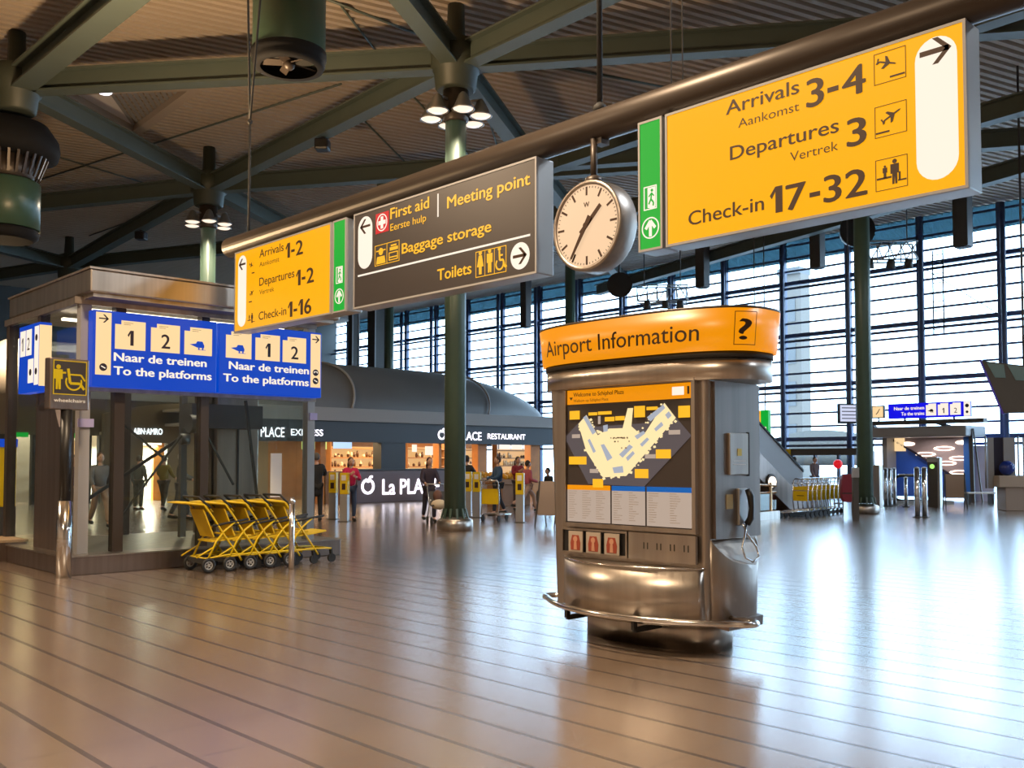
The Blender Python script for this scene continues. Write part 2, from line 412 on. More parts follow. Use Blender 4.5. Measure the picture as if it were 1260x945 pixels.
beam(G_(1212, 218), G_(1260, 204), 'roof beam right of the largest yellow sign, lower of two', 24, 8)
nd = 0
for (p, lab) in ((H1, 'round steel roof node atop the nearest column'), (H2, 'round steel roof node atop the second column'), (H3, 'round steel roof node above the left air jet'), (H4, 'round steel roof node in the far left')):
    mb = MB(); mb.lathe([(.42, ZB-.75), (.48, ZB-.7), (.52, ZB-.3), (.60, ZB-.25), (.60, ZB+.35), (.22, ZB+.5), (.2, ZD)], (p.x, p.y, 0), 16)
    tag(mb.build('roof_node', 'node_paint'), lab, 'roof node', 'roof nodes', 'structure')
for (a, b, r, lab) in (((43, 223), (420, 103), .035, 'dark tie rod crossing below the triangular roof light'), ((395, -4), (540, 52), .035, 'pale tie rod falling to the nearest column from the top edge'),
                  ((45, 185), (200, 232), .03, 'tie rod beside the left air jet'), ((425, 125), (560, 262), .03, 'pale tie rod left of the nearest column'),
                  ((500, 110), (600, 215), .03, 'tie rod passing behind the nearest column'), ((592, 118), (615, 190), .03, 'tie rod just right of the nearest column'),
                  ((420, 8), (470, 72), .03, 'tie rod above the left of the nearest column'), ((620, 70), (845, 112), .035, 'dark tie rod right of the nearest column lamps'),
                  ((110, 290), (250, 240), .03, 'tie rod over the lift roof')):
    tag(MB().cyl(atZ(*a, ZD-.02), atZ(*b, ZD-.02), r, n=6).build('tie_rod', 'beam_paint'), lab, 'tie rod', 'tie rods under the roof', 'structure')

# triangular roof light
P3 = [atZ(72, 110, ZD-.1), atZ(243, 104, ZD-.1), atZ(166, 161, ZD-.1)]
rl = thing('roof_light', 'triangular pale roof light set in the ribbed ceiling', 'skylight', (P3[2].x, P3[2].y, ZD-.1))
base = Vector((P3[2].x, P3[2].y, ZD-.1))
fr = MB()
for i in range(3): fr.bar(P3[i]-base, P3[(i+1) % 3]-base, .30, .25)
fr.build('frame', 'deck', rl)
q = [p-base+Vector((0, 0, .06)) for p in P3]; mid = q[0].lerp(q[1], .33)
MB().add([q[0], mid, q[2]], [(0, 2, 1)]).build('plain_panel', 'soffit', rl)
pl = MB(); nrb = 16
for i in range(nrb):
    a, b = mid.lerp(q[1], i/nrb), mid.lerp(q[1], (i+.72)/nrb); c, d = q[2].lerp(q[1], i/nrb), q[2].lerp(q[1], (i+.72)/nrb)
    pl.add([a, b, d, c], [(0, 3, 2, 1)])
pl.build('ribbed_panel', 'grey_paint', rl)
sl = q[0].lerp(q[1], .30)+Vector((0, 0, -.02))
M['spot_white'] = glow('spot_white', (.95, .9, 1), 3)
MB().sphere(sl+Vector((.1, -.1, -.12)), (.22, .22, .12)).build('lamp', 'spot_white', rl)

# columns
def column(x, ybase, label, ztop, d=None, r=.24):
    p = atZ(x, ybase) if d is None else atD(x, 567, d); c = thing('steel_column', label, 'column', (p.x, p.y, 0), 0, 'round green steel columns', 'structure')
    mb = MB(); n = 24
    prof = [(r*(1.0 if j % 3 else .93)) for j in range(n)]
    pts = [(prof[j]*math.cos(2*PI*j/n), prof[j]*math.sin(2*PI*j/n)) for j in range(n)]
    mb.prism(pts, .32, ztop, True); mb.build('shaft', 'green_paint', c)
    b = MB().lathe([(r+.17, 0), (r+.17, .22), (r+.13, .25), (r+.02, .30)], (0, 0, 0), 20); b.build('base_ring', 'steel', c)
    g = MB()
    for j in range(10):
        a = 2*PI*j/10; g.bar((math.cos(a)*(r+.08), math.sin(a)*(r+.08), .24), (math.cos(a)*(r+.02), math.sin(a)*(r+.02), .5), .04, .03)
    g.build('gusset_ring', 'green_paint', c)
    return p
D1 = math.hypot(H1.x, H1.y)
def col_under(H, label):
    c = thing('steel_column', label, 'column', (H.x, H.y, 0), 0, 'round green steel columns', 'structure'); r = .25; n = 24
    pts = [(r*(1 if j % 3 else .93)*math.cos(2*PI*j/n), r*(1 if j % 3 else .93)*math.sin(2*PI*j/n)) for j in range(n)]
    MB().prism(pts, .3, ZB-.7, True).build('shaft', 'green_paint', c)
    MB().lathe([(r+.17, 0), (r+.17, .22), (r+.13, .25), (r+.02, .32)], (0, 0, 0), 20).build('base_ring', 'steel', c)
    g = MB()
    for j in range(12):
        a = 2*PI*j/12; g.bar((math.cos(a)*(r+.08), math.sin(a)*(r+.08), .24), (math.cos(a)*(r+.01), math.sin(a)*(r+.01), .5), .05, .03)
    g.build('gusset_ring', 'green_paint', c)
col_under(H1, 'nearest green steel column, left of the clock, standing before the restaurant')
col_under(H2, 'green steel column rising behind the lift roof')
column(1065, 632, 'green steel column right of the information kiosk, by the luggage carts', ZD, r=.235)
column(478, 0, 'slim green column behind the restaurant roof, left of the nearest column', ZD, d=52, r=.25)
column(702, 0, 'green column standing far behind the information kiosk, under the clock', ZD, d=47, r=.25)

# lamp clusters at the column heads
def lamps(H, label):
    t = thing('lamp_cluster', label, 'lamp', (H.x, H.y, ZB-1.5), 0, 'lamp clusters around the column heads')
    MB().lathe([(.26, .0), (.30, .05), (.30, .9)], (0, 0, 0), 16).build('collar', 'bronze', t)
    for k in range(6):
        a = 2*PI*(k+.1)/6; c = Vector((math.cos(a)*.60, math.sin(a)*.60, .12))
        s = MB(); s.lathe([(.05, .40), (.10, .34), (.22, .06), (.27, .0), (.245, .0), (.21, .05)], c, 16, False); s.bar(c*.35+Vector((0, 0, .45)), c+Vector((0, 0, .38)), .05, .05)
        sh = s.build('lamp_shade', 'alu', t)
        MB().lathe([(.235, .02), (.17, -.02), (.0001, -.04)], c, 16).build('lens', 'lens_lit', sh)
    for k in range(3):
        a = 2*PI*k/3; lamp('lamp_light', 'SPOT', (math.cos(a)*.62, math.sin(a)*.62, -.02), K_HUB*1.4, WARM, .25, (0, math.radians(-34), a), 2.3, t, .5)
lamps(H1, 'cluster of six round lamps at the head of the nearest column')
lamps(H2, 'cluster of six round lamps at the head of the second column')
for (x, y) in ((12, 3), (4, 7.5), (14, -4), (-4, 2), (24, 2), (36, 3), (-2, 18)):
    t = thing('lamp_cluster', 'cluster of round roof lamps outside the photograph', 'lamp', (x, y, ZB-1.5), 0, 'roof lamps outside the photograph')
    MB().lathe([(.06, .5), (.12, .4), (.36, 0), (.33, 0), (.1, .35)], (0, 0, .0), 16, False).build('lamp_shade', 'alu', t)
    MB().cyl((0, 0, .4), (0, 0, ZD-ZB+1.48), .03, n=8).build('rod', 'bronze', t)
    lamp('unseen_fill_light', 'AREA', (0, 0, -.05), K_HUB*(.8 if x > 11 else 2.4), COOL if x > 11 else (1, .74, .48), 1.2, parent=t)

# glass wall
M['mullion'] = mat('mullion', (.06, .09, .18), .4)
win = thing('window_1', None, None, (U1, 0, 0)); win['kind'] = 'structure'
MB().box((.10, VB, .0), (.12, V1, ZD)).build('pane', 'glass', win)
vs_ = [14.8+3.35*i for i in range(-7, 15)]
for v in vs_:
    mb = MB(); mb.box((-.12, v-.125, 0), (.10, v+.125, ZD)); mb.build('mullion', 'mullion', win)
    mb = MB(); mb.cyl((-.75, v-.35, 0), (-.75, v-.35, ZD-.2), .11, n=8)
    for z in (2.6, 5.15, 7.6, 10.15): mb.bar((-.75, v-.35, z), (-.1, v, z), .06, .06)
    mb.build('mast', 'mullion', win)
for z in (2.6, 5.15, 7.6, 10.15):
    mb = MB(); mb.box((-.14, VB, z-.08), (.06, V1, z+.11)); mb.bar((-.45, VB, z-.30), (-.45, V1, z-.30), .11, .11); mb.build('transom', 'mullion', win)
    for k in (1, 2, 3):
        zz = z+k*.63
        if zz < ZD-.2: MB().box((-.02, VB, zz-.045), (.06, V1, zz+.045)).build('glazing_bar', 'mullion', win)
for k, v in enumerate(vs_[:-1]):
    if k % 3 == 1: MB().cyl((-.3, v, 7.6), (-.3, v+3.35, 10.15), .02, n=6).build('brace', 'mullion', win)
M['teal_glass'] = glass('teal_glass', (.10, .155, .175), .1)
M['top_glass'] = mat('top_glass', (.10, .19, .20), .2)
for k, v in enumerate(vs_[:-1]):
    MB().box((.02, v+.1, 11.25), (.08, v+3.25, ZD)).build('spandrel', 'teal_glass', win)
# ladder on the glass wall
ld = atX(1155, 390, U1-.5); la = thing('ladder', 'thin black ladder fixed to the glass wall right of the column', 'ladder', (U1-.5, ld.y, 7.0))
mb = MB()
for s_ in (-.22, .22): mb.cyl((0, s_, 0), (0, s_, 3.6), .03, n=6)
for k in range(9): mb.cyl((0, -.22, .2+k*.4), (0, .22, .2+k*.4), .02, n=6)
mb.bar((0, 0, .6), (.4, 0, .6), .05, .05); mb.bar((0, 0, 3.15), (.4, 0, 3.15), .05, .05)
mb.build('frame', 'matte_black', la)
# dark hanging panels under the roof edge
for (x0, x1, y1, d, lab) in ((1176, 1194, 304, 37, 'dark hanging vent box under the roof edge at far right'), (858, 871, 354, 44, 'dark hanging vent box above the information kiosk'), (999, 1013, 330, 40, 'dark hanging vent box left of the right hand column'), (642, 652, 403, 55, 'dark hanging vent box right of the nearest column')):
    a, b = atD(x0, y1, d), atD(x1, y1, d); w = (b-a).length; c = (a+b)/2
    t = thing('vent_box', lab, 'vent box', (c.x, c.y, c.z), 0, 'dark vent boxes hanging below the roof edge')
    MB().box((-w/2, -w/2, 0), (w/2, w/2, ZD-c.z)).build('housing', 'dark_grey', t, bevel=.03)
    MB().box((-w/2+.05, -w/2+.05, -.03), (w/2-.05, w/2-.05, .0)).build('grille', 'matte_black', t)
# dark shafts in the far left
for (x0, x1, yb, d, lab) in ((428, 441, 470, 56, 'dark square shaft standing behind the restaurant roof, left one'), (452, 474, 470, 57, 'dark square shaft standing behind the restaurant roof, right one')):
    a, b = atD(x0, yb, d), atD(x1, yb, d); w = (b-a).length*.72; c = (a+b)/2
    t = thing('service_shaft', lab, 'shaft', (c.x, c.y, 0)); t['kind'] = 'structure'
    MB().box((-w/2, -w/2, 0), (w/2, w/2, ZD)).build('casing', 'dark_grey', t); mb = MB()
    for s_ in (-1, 1): mb.box((s_*w/2-.04, -w/2-.04, 0), (s_*w/2+.04, -w/2, ZD))
    mb.build('corner_strip', 'grey_paint', t)
# stage like spotlights and speakers hanging near the glass wall
for (x, y, d, r, lab) in ((762, 352, 42, .55, 'black round loudspeaker hanging right of the clock'), (1052, 285, 36, .65, 'black round loudspeaker hanging behind the right hand column')):
    p = atD(x, y, d); t = thing('loudspeaker', lab, 'loudspeaker', p, -AZ)
    mb = MB(); mb.cyl((0, -r*.5, 0), (0, r*.5, 0), r, r*.75, 20); mb.build('drum', 'black', t); MB().cyl((0, 0, r*.9), (0, 0, ZD-p.z), .05, n=8).build('rod', 'dark_grey', t)
for (x, y, d, lab) in ((1090, 310, 37, 'silver lantern frame hanging right of the right hand column'), (815, 362, 43, 'silver lantern frame hanging below the green exit sign')):
    p = atD(x, y, d); t = thing('hanging_rig', lab, 'lighting rig', p, -AZ)
    mb = MB()
    for z in (-.35, .35): 
        for s_ in (-1, 1): mb.cyl((-1.1, s_*.3, z), (1.1, s_*.3, z), .035, n=6)
    for k in range(6):
        xx = -1.1+k*.44; mb.cyl((xx, -.3, -.35), (xx, .3, .35), .025, n=6); mb.cyl((xx, .3, -.35), (xx, .3, .35), .025, n=6); mb.cyl((xx, -.3, -.35), (xx+(.44 if k < 5 else -.44), -.3, .35), .025, n=6)
    mb.build('truss', 'alu', t)
    mb = MB()
    for xx in (-.7, .1, .75): MB().cyl((xx, -.2, -.66), (xx, -.30, -.33), .19, .12, 12).build('spotlight', 'dark_grey', t)
    for xx in (-.8, .8): MB().cyl((xx, 0, .35), (xx, 0, ZD-p.z), .025, n=6).build('hanger', 'dark_grey', t)

# ------------------------------------------------------------------ sign row
SU, ST, Z0, Z1 = 7.0, .26, 3.53, 4.75
SH = Z1-Z0
def plane_icon(mb, x, z, s, y, ang):
    pts = [(-.5, .0), (-.44, .05), (-.1, .06), (-.22, .42), (-.10, .42), (.14, .06), (.42, .05), (.5, 0), (.42, -.05), (.14, -.06), (-.10, -.42), (-.22, -.42), (-.1, -.06), (-.40, -.05), (-.50, -.2), (-.58, -.2), (-.55, 0), (-.58, .2), (-.50, .2)]
    ca, sa = math.cos(ang), math.sin(ang); mb.poly([(x+s*(a*ca-b*sa*.75), z+s*(a*sa+b*ca*.75)) for a, b in pts], y, .004)
def man_icon(mb, x, z, h, y, skirt=False):
    mb.disc(x, z+h*.90, h*.09, y, .004, 14)
    if skirt: mb.poly([(x-.09*h, z+.80*h), (x+.09*h, z+.80*h), (x+.20*h, z+.32*h), (x+.08*h, z+.32*h), (x+.08*h, z), (x-.08*h, z), (x-.08*h, z+.32*h), (x-.20*h, z+.32*h)], y, .004)
    else: mb.poly([(x-.17*h, z+.80*h), (x+.17*h, z+.80*h), (x+.17*h, z+.42*h), (x+.10*h, z+.42*h), (x+.10*h, z), (x+.02*h, z), (x, z+.38*h), (x-.02*h, z), (x-.10*h, z), (x-.10*h, z+.42*h), (x-.17*h, z+.42*h)], y, .004)
def arrow(mb, x, z, s, y, ang, w=.14):
    def R(p): return (x+s*(p[0]*math.cos(ang)-p[1]*math.sin(ang)), z+s*(p[0]*math.sin(ang)+p[1]*math.cos(ang)))
    mb.line([R((-.5, 0)), R((.42, 0))], w*s, y, .004)
    for q in (1, -1): mb.poly([R((.5, 0)), R((.08, q*.42)), R((-.10, q*.42)), R((.30, 0))], y, .0045)
def wheel_icon(mb, x, z, h, y):
    mb.ring(x+.0*h, z+.26*h, .26*h, .07*h, y, .004, 20, PI*.75, PI*2.05); mb.disc(x-.02*h, z+.90*h, .09*h, y, .004, 12)
    mb.line([(x-.02*h, z+.8*h), (x, z+.42*h), (x+.20*h, z+.42*h), (x+.32*h, z+.1*h), (x+.42*h, z+.14*h)], .085*h, y, .004); mb.line([(x, z+.62*h), (x+.18*h, z+.62*h)], .07*h, y, .004)
def box_sign(name, label, cat, xl, xr, face, group=None, z0=Z0, z1=Z1, u=SU):
    vl, vr = atX(xl, 300, u).y, atX(xr, 300, u).y; w = vl-vr
    t = thing(name, label, cat, (u+ST/2, (vl+vr)/2, z0), RZ_U, group); H = z1-z0; f = -ST/2
    MB().box((-w/2, f+.02, 0), (w/2, ST/2, H)).build('housing', 'alu', t, bevel=.012)
    MB().frame(-w/2, 0, w/2, H, .022, f, .03).build('rim', 'grey_paint', t)
    MB().rect(-w/2+.02, .02, w/2-.02, H-.02, f+.006, .02).build('face_panel', face, t)
    return t, w, H, f+.006
# right yellow sign
t, w, H, f = box_sign('hanging_sign', 'largest yellow lit sign, listing Arrivals 3-4 and Departures 3', 'sign', 819, 1193, 'yellow_lit', 'yellow flight signs on the beam')
fy = f-.004
X = lambda a: -w/2+a*w
Z = lambda a: a*H
MB().capsule(X(.862), Z(.085), X(.976), Z(.945), f-.002, .004).build('arrow_strip', 'white_lit', t)
mb = MB(); arrow(mb, X(.919), Z(.86), .23, fy-.001, 0, .17); mb.build('arrow', 'ink', t)
letters(t, 'ink', (('Arrivals', X(.508), Z(.855), .125, 'r', .70, .012), ('Aankomst', X(.507), Z(.738), .08, 'r', .575, 0), ('3-4', X(.720), Z(.738), .235, 'r', .505, .02),
    ('Departures', X(.635), Z(.525), .125, 'r', 1.0, .012), ('Vertrek', X(.632), Z(.41), .08, 'r', .42, 0), ('3', X(.720), Z(.41), .225, 'r', .165, .02),
    ('Check-in', X(.382), Z(.125), .13, 'r', .765, .012), ('17-32', X(.720), Z(.085), .22, 'r', .845, .02)), fy)
for i, z in enumerate((.755, .42, .085)):
    mb = MB(); x0, x1, z0_, z1_ = X(.744), X(.837), Z(z), Z(z+.197); mb.frame(x0, z0_, x1, z1_, .005, fy)
    cx, cz = (x0+x1)/2, (z0_+z1_)/2
    if i == 0: plane_icon(mb, cx-.02, cz+.03, .15, fy, -.35); mb.rect(cx, z0_+.028, x1-.01, z0_+.042, fy)
    if i == 1: plane_icon(mb, cx+.01, cz+.03, .15, fy, .45); mb.rect(x0+.008, z0_+.028, cx-.01, z0_+.042, fy)
    if i == 2: man_icon(mb, cx+.025, z0_+.035, .19, fy); man_icon(mb, cx-.05, z0_+.09, .10, fy); mb.rect(x0+.01, z0_+.085, cx+.0, z0_+.10, fy); mb.rect(cx+.05, z0_+.05, x1-.01, z0_+.062, fy); mb.rect(cx+.055, z0_+.06, cx+.07, z0_+.12, fy)
    mb.build('pictogram', 'ink', t)
# left yellow sign
t, w, H, f = box_sign('hanging_sign', 'leftmost yellow lit sign, listing Arrivals 1-2 and Check-in 1-16', 'sign', 289, 407, 'yellow_lit', 'yellow flight signs on the beam')
fy = f-.004
MB().capsule(X(.04), Z(.06), X(.135), Z(.94), f-.002, .004).build('arrow_strip', 'white_lit', t)
mb = MB(); arrow(mb, X(.0875), Z(.83), .20, fy-.001, PI, .15); mb.build('arrow', 'ink', t)
letters(t, 'ink', (('Arrivals', X(.283), Z(.845), .125, 'l', .685, .010), ('Aankomst', X(.285), Z(.735), .075, 'l', .56, 0), ('1-2', X(.562), Z(.745), .21, 'l', .465, .02),
    ('Departures', X(.285), Z(.505), .125, 'l', .975, .010), ('Vertrek', X(.287), Z(.40), .075, 'l', .42, 0), ('1-2', X(.671), Z(.395), .215, 'l', .46, .02),
    ('Check-in', X(.282), Z(.095), .125, 'l', .775, .010), ('1-16', X(.592), Z(.055), .215, 'l', .61, .02)), fy)
for i, z in enumerate((.68, .36, .08)):
    mb = MB(); cx, z0_ = X(.195), Z(z)
    if i == 0: plane_icon(mb, cx, z0_+.13, .11, fy, -.35); mb.rect(cx+.01, z0_+.0, cx+.09, z0_+.016, fy)
    if i == 1: plane_icon(mb, cx+.02, z0_+.11, .11, fy, .45); mb.rect(cx-.07, z0_-.03, cx+.02, z0_-.014, fy)
    if i == 2: man_icon(mb, cx+.03, z0_, .15, fy); man_icon(mb, cx-.05, z0_+.05, .08, fy); mb.rect(cx-.1, z0_+.04, cx, z0_+.052, fy); mb.rect(cx+.05, z0_+.01, cx+.11, z0_+.02, fy)
    mb.build('pictogram', 'ink', t)
# middle dark sign
t, w, H, f = box_sign('hanging_sign', 'dark hanging sign for first aid, meeting point, baggage storage and toilets', 'sign', 435, 660, 'sign_dark')
fy = f-.004
mb = MB(); mb.capsule(X(.029), Z(.40), X(.122), Z(.945), f-.002, .004); mb.build('arrow_strip', 'white_lit', t)
mb = MB(); mb.disc(X(.925), Z(.178), .143, f-.002, .004, 32); mb.build('arrow_disc', 'white_lit', t)
for a in ((X(.0755), Z(.84), .22, fy-.001, PI, .13), (X(.925), Z(.178), .21, fy-.001, 0, .15)): mb = MB(); arrow(mb, *a); mb.build('arrow', 'ink', t)
mb = MB(); mb.rect(X(.029), Z(.330), X(.971), Z(.348), fy); mb.build('divider', 'white_lit', t); mb = MB(); mb.rect(X(.511), Z(.721), X(.517), Z(.943), fy); mb.build('divider', 'white_lit', t)
letters(t, 'yellow_print', (('First aid', X(.236), Z(.835), .14, 'l', .76, .02), ('Eerste hulp', X(.237), Z(.715), .09, 'l', .70, .008), ('Meeting point', X(.564), Z(.775), .14, 'l', 1.35, .02),
    ('Baggage storage', X(.307), Z(.455), .13, 'l', 1.60, .02), ('Toilets', X(.693), Z(.115), .135, 'r', .60, .02)), fy)
mb = MB(); mb.rect(X(.144), Z(.725), X(.226), Z(.93), fy+.001); ra = mb.build('first_aid_panel', 'red_lit', t)
mb = MB(); cx, cz = X(.185), Z(.828); mb.ring(cx, cz, .108, .014, fy-.003); mb.rect(cx-.075, cz-.025, cx+.075, cz+.025, fy-.003); mb.rect(cx-.025, cz-.075, cx+.025, cz+.075, fy-.003); mb.build('first_aid_cross', 'white_lit', t)
mb = MB(); x0, x1, z0_, z1_ = X(.140), X(.292), Z(.395), Z(.605); xm = (x0+x1)/2; mb.frame(x0, z0_, x1, z1_, .008, fy); mb.rect(xm-.004, z0_, xm+.004, z1_, fy)
mb.disc((x0+xm)/2, z0_+.17, .045, fy); mb.rect(x0+.03, z0_+.175, xm-.03, z0_+.19, fy); mb.poly([(x0+.03, z0_+.02), (xm-.03, z0_+.02), (xm-.05, z0_+.11), (x0+.05, z0_+.11)], fy)
mb.frame(xm+.04, z0_+.03, x1-.03, z0_+.13, .012, fy); mb.rect(xm+.05, z0_+.06, x1-.04, z0_+.075, fy); mb.rect(xm+.06, z0_+.15, x1-.03, z0_+.19, fy); mb.rect(xm+.08, z0_+.2, x1-.06, z0_+.22, fy); mb.build('pictogram', 'yellow_print', t)
mb = MB(); x0, x1, z0_, z1_ = X(.713), X(.862), Z(.065), Z(.30); mb.frame(x0, z0_, x1, z1_, .008, fy)
for k in (1, 2): mb.rect(x0+(x1-x0)*(.31*k)-.003, z0_, x0+(x1-x0)*(.31*k)+.003, z1_, fy)
man_icon(mb, x0+(x1-x0)*.155, z0_+.03, .26, fy, True); man_icon(mb, x0+(x1-x0)*.465, z0_+.03, .26, fy); wheel_icon(mb, x0+(x1-x0)*.79, z0_+.03, .26, fy); mb.build('pictogram', 'yellow_print', t)
# green exit signs
for (a, b, lab) in ((785.5, 815, 'green lit exit sign beside the clock'), (409.5, 425.5, 'green lit exit sign between the left yellow sign and the dark sign')):
    t, w, H, f = box_sign('exit_sign', lab, 'exit sign', a, b, 'green_lit', 'green exit signs on the beam'); fy = f-.004
    mb = MB(); mb.frame(-.075, .38, .075, .60, .010, fy); mb.poly([(-.03, .40), (.035, .38), (.06, .40), (.06, .585), (-.03, .585)], fy, .002); mb.build('running_man_door', 'white_lit', t)
    mb = MB(); mb.disc(.022, .555, .014, fy-.002); mb.line([(.02, .535), (.01, .475), (.04, .44), (.035, .41)], .016, fy-.002); mb.line([(.01, .475), (-.015, .43)], .016, fy-.002); mb.line([(-.015, .50), (.018, .53), (.045, .50)], .012, fy-.002); mb.build('running_man', 'green_lit', t)
    mb = MB(); mb.ring(0, .21, .10, .012, fy); mb.rect(-.016, .13, .016, .26, fy); mb.line([(-.055, .205), (0, .275), (.055, .205)], .03, fy); mb.build('up_arrow', 'white_lit', t)
# beam that carries the signs
vl, vr = atX(272, 300, SU).y, -3.0
t = thing('sign_beam', 'long dark round beam carrying the row of hanging signs', 'beam', (SU+.16, (vl+vr)/2, Z1))
MB().cyl((0, vl-(vl+vr)/2, .17), (0, vr-(vl+vr)/2, .17), .155, n=24).build('tube', 'bronze', t)
mb = MB()
for v in (atX(320, 300, SU).y, atX(390, 300, SU).y, atX(470, 300, SU).y, atX(620, 300, SU).y, atX(727, 250, SU).y, atX(900, 250, SU).y, atX(1150, 250, SU).y): mb.cbox((0, v-(vl+vr)/2, .05), (.12, .10, .16))
mb.build('clamp', 'bronze', t)
# suspension of the beam
p = atX(738, 140, SU+.16); t = thing('suspension_rod', 'black vertical rod holding the sign beam above the clock', 'rod', (SU+.16, p.y, Z1+.3)); MB().cyl((0, 0, 0), (0, 0, ZD-Z1-.3+.05), .028, n=8).build('rod', 'matte_black', t)
MB().lathe([(.07, 0), (.07, .06), (.03, .1)], (0, 0, 0), 10).build('socket', 'matte_black', t)
p = atX(306, 295, SU+.16); q = atX(307, 150, SU+.16); d_ = Vector((0, 0, 0))
t = thing('suspension_cable', 'black forked cable holding the left end of the sign beam', 'cable', (SU+.16, p.y, Z1+.3)); mb = MB(); zk = q.z-Z1-.3
mb.cyl((0, 0, 0), (0, 0, zk), .02, n=8); mb.cyl((0, 0, zk), (0, .30, ZD-Z1-.2), .018, n=8); mb.cyl((0, 0, zk), (.22, -.42, ZD-Z1-.2), .018, n=8); mb.build('cable', 'matte_black', t)
MB().sphere((0, 0, zk), .04).build('joint', 'matte_black', t)
for x in (826, 840):
    p = atX(x, 100, 9.0); t = tag(MB().cyl((9, p.y, Z1+.6), (9, p.y, ZD+.05), .008, n=6).build('wire', 'dark_grey'), 'thin vertical wire behind the sign beam, '+('left' if x == 826 else 'right')+' of the pair', 'wire')

# clock
pc = atX(721, 277.5, SU-.02); R = .435
t = thing('station_clock', 'round lit clock hanging between the dark sign and the green exit sign', 'clock', (SU+.10, pc.y, pc.z), RZ_U)
def yring(mb, prof, n=40):
    vs = [(r*math.cos(2*PI*j/n), y, r*math.sin(2*PI*j/n)) for r, y in prof for j in range(n)]
    mb.add(vs, [(i*n+j, (i+1)*n+j, (i+1)*n+(j+1) % n, i*n+(j+1) % n) for i in range(len(prof)-1) for j in range(n)], True)
mb = MB(); yring(mb, [(R-.035, -.105), (R-.03, -.125), (R, -.13), (R+.012, -.11), (R+.012, .11), (R, .13), (R-.03, .125), (.001, .12)]); mb.build('case', 'steel_dark', t)
MB().disc(0, 0, R-.03, -.108, .01, 48).build('dial', 'clock_face', t)
mb = MB()
for k in range(12):
    a = PI/2-k*PI/6; mb.line([((R-.05)*math.cos(a), (R-.05)*math.sin(a)), ((R-.135)*math.cos(a), (R-.135)*math.sin(a))], .022, -.112)
for k in range(60):
    if k % 5: a = PI/2-k*PI/30; mb.line([((R-.05)*math.cos(a), (R-.05)*math.sin(a)), ((R-.068)*math.cos(a), (R-.068)*math.sin(a))], .006, -.112)
mb.build('hour_marks', 'ink', t)
MB().text('W', 0, .185, .05, -.112, 'c', bold=.03).build('lettering', 'ink', t)
def hand(nm, ang, L, tail, w0, w1, y):
    ux, uz = math.sin(ang), math.cos(ang); ox, oz = uz, -ux
    MB().poly([(-ux*tail+ox*w0/2, -uz*tail+oz*w0/2), (ux*L+ox*w1/2, uz*L+oz*w1/2), (ux*L-ox*w1/2, uz*L-oz*w1/2), (-ux*tail-ox*w0/2, -uz*tail-oz*w0/2)], y, .006).build(nm, 'ink', t)
hand('hour_hand', math.radians(47), .255, .10, .05, .04, -.122); hand('minute_hand', math.radians(213), .36, .10, .055, .022, -.130)
MB().disc(0, 0, .03, -.134, .012, 16).build('hand_pin', 'ink', t)
mb = MB(); mb.cyl((0, 0, R), (0, 0, Z1+.03-pc.z), .035, n=10); mb.lathe([(.11, R-.01), (.08, R+.06), (.04, R+.08)], (0, 0, 0), 14); mb.build('stem', 'bronze', t)

# ------------------------------------------------------------------ information kiosk
KU, KV = 6.95, 5.42
K = thing('information_kiosk', 'steel information kiosk with curved yellow header and lit airport map', 'information kiosk', (KU, KV, 0), RZ_U)
def splan(L, D, n=3.0, k=64, yo=0.):
    pts = []
    for i in range(k):
        a = 2*PI*i/k; c, s_ = math.cos(a), math.sin(a)
        pts.append((L*math.copysign(abs(c)**(2/n), c), yo+D*math.copysign(abs(s_)**(2/n), s_)))
    return pts
def bplan(L, bow, back, rr=.16, k=14):
    """plan with a gently bowed front (towards -y), a flat back, rounded ends"""
    R_ = (L*L+bow*bow)/(2*bow); pts = []; y0 = -back
    a0 = math.asin(L/R_)
    for i in range(k*2+1):
        a = -a0+2*a0*i/(k*2); pts.append((R_*math.sin(a), y0-(R_*math.cos(a)-R_+bow)))
    for i in range(1, 9): a = -PI/2+PI*i/9; pts.append((L+rr*math.cos(a)-0, y0+rr+rr*math.sin(a)+0))
    pts += [(L, back), (-L, back)]
    for i in range(1, 9): a = PI/2+PI*i/9; pts.append((-L+rr*math.cos(a), y0+rr+rr*math.sin(a)))
    return pts
# core body with taper
mb = MB(); 
def rrect(x0, x1, y0, y1, r, k=6):
    P = []
    for cx, cy, a0 in ((x1-r, y0+r, -PI/2), (x1-r, y1-r, 0), (x0+r, y1-r, PI/2), (x0+r, y0+r, PI)):
        for i in range(k+1): a = a0+PI/2*i/k; P.append((cx+r*math.cos(a), cy+r*math.sin(a)))
    return P
mb.prism(rrect(-.90, .80, -.37, .38, .05), .28, 2.30, False, taper=rrect(-.97, .82, -.38, .40, .05)); mb.build('body', 'steel_dark', K)
mb = MB(); mb.prism(splan(.72, .30, 3.2), 0, .30, True); mb.build('base', 'steel', K)
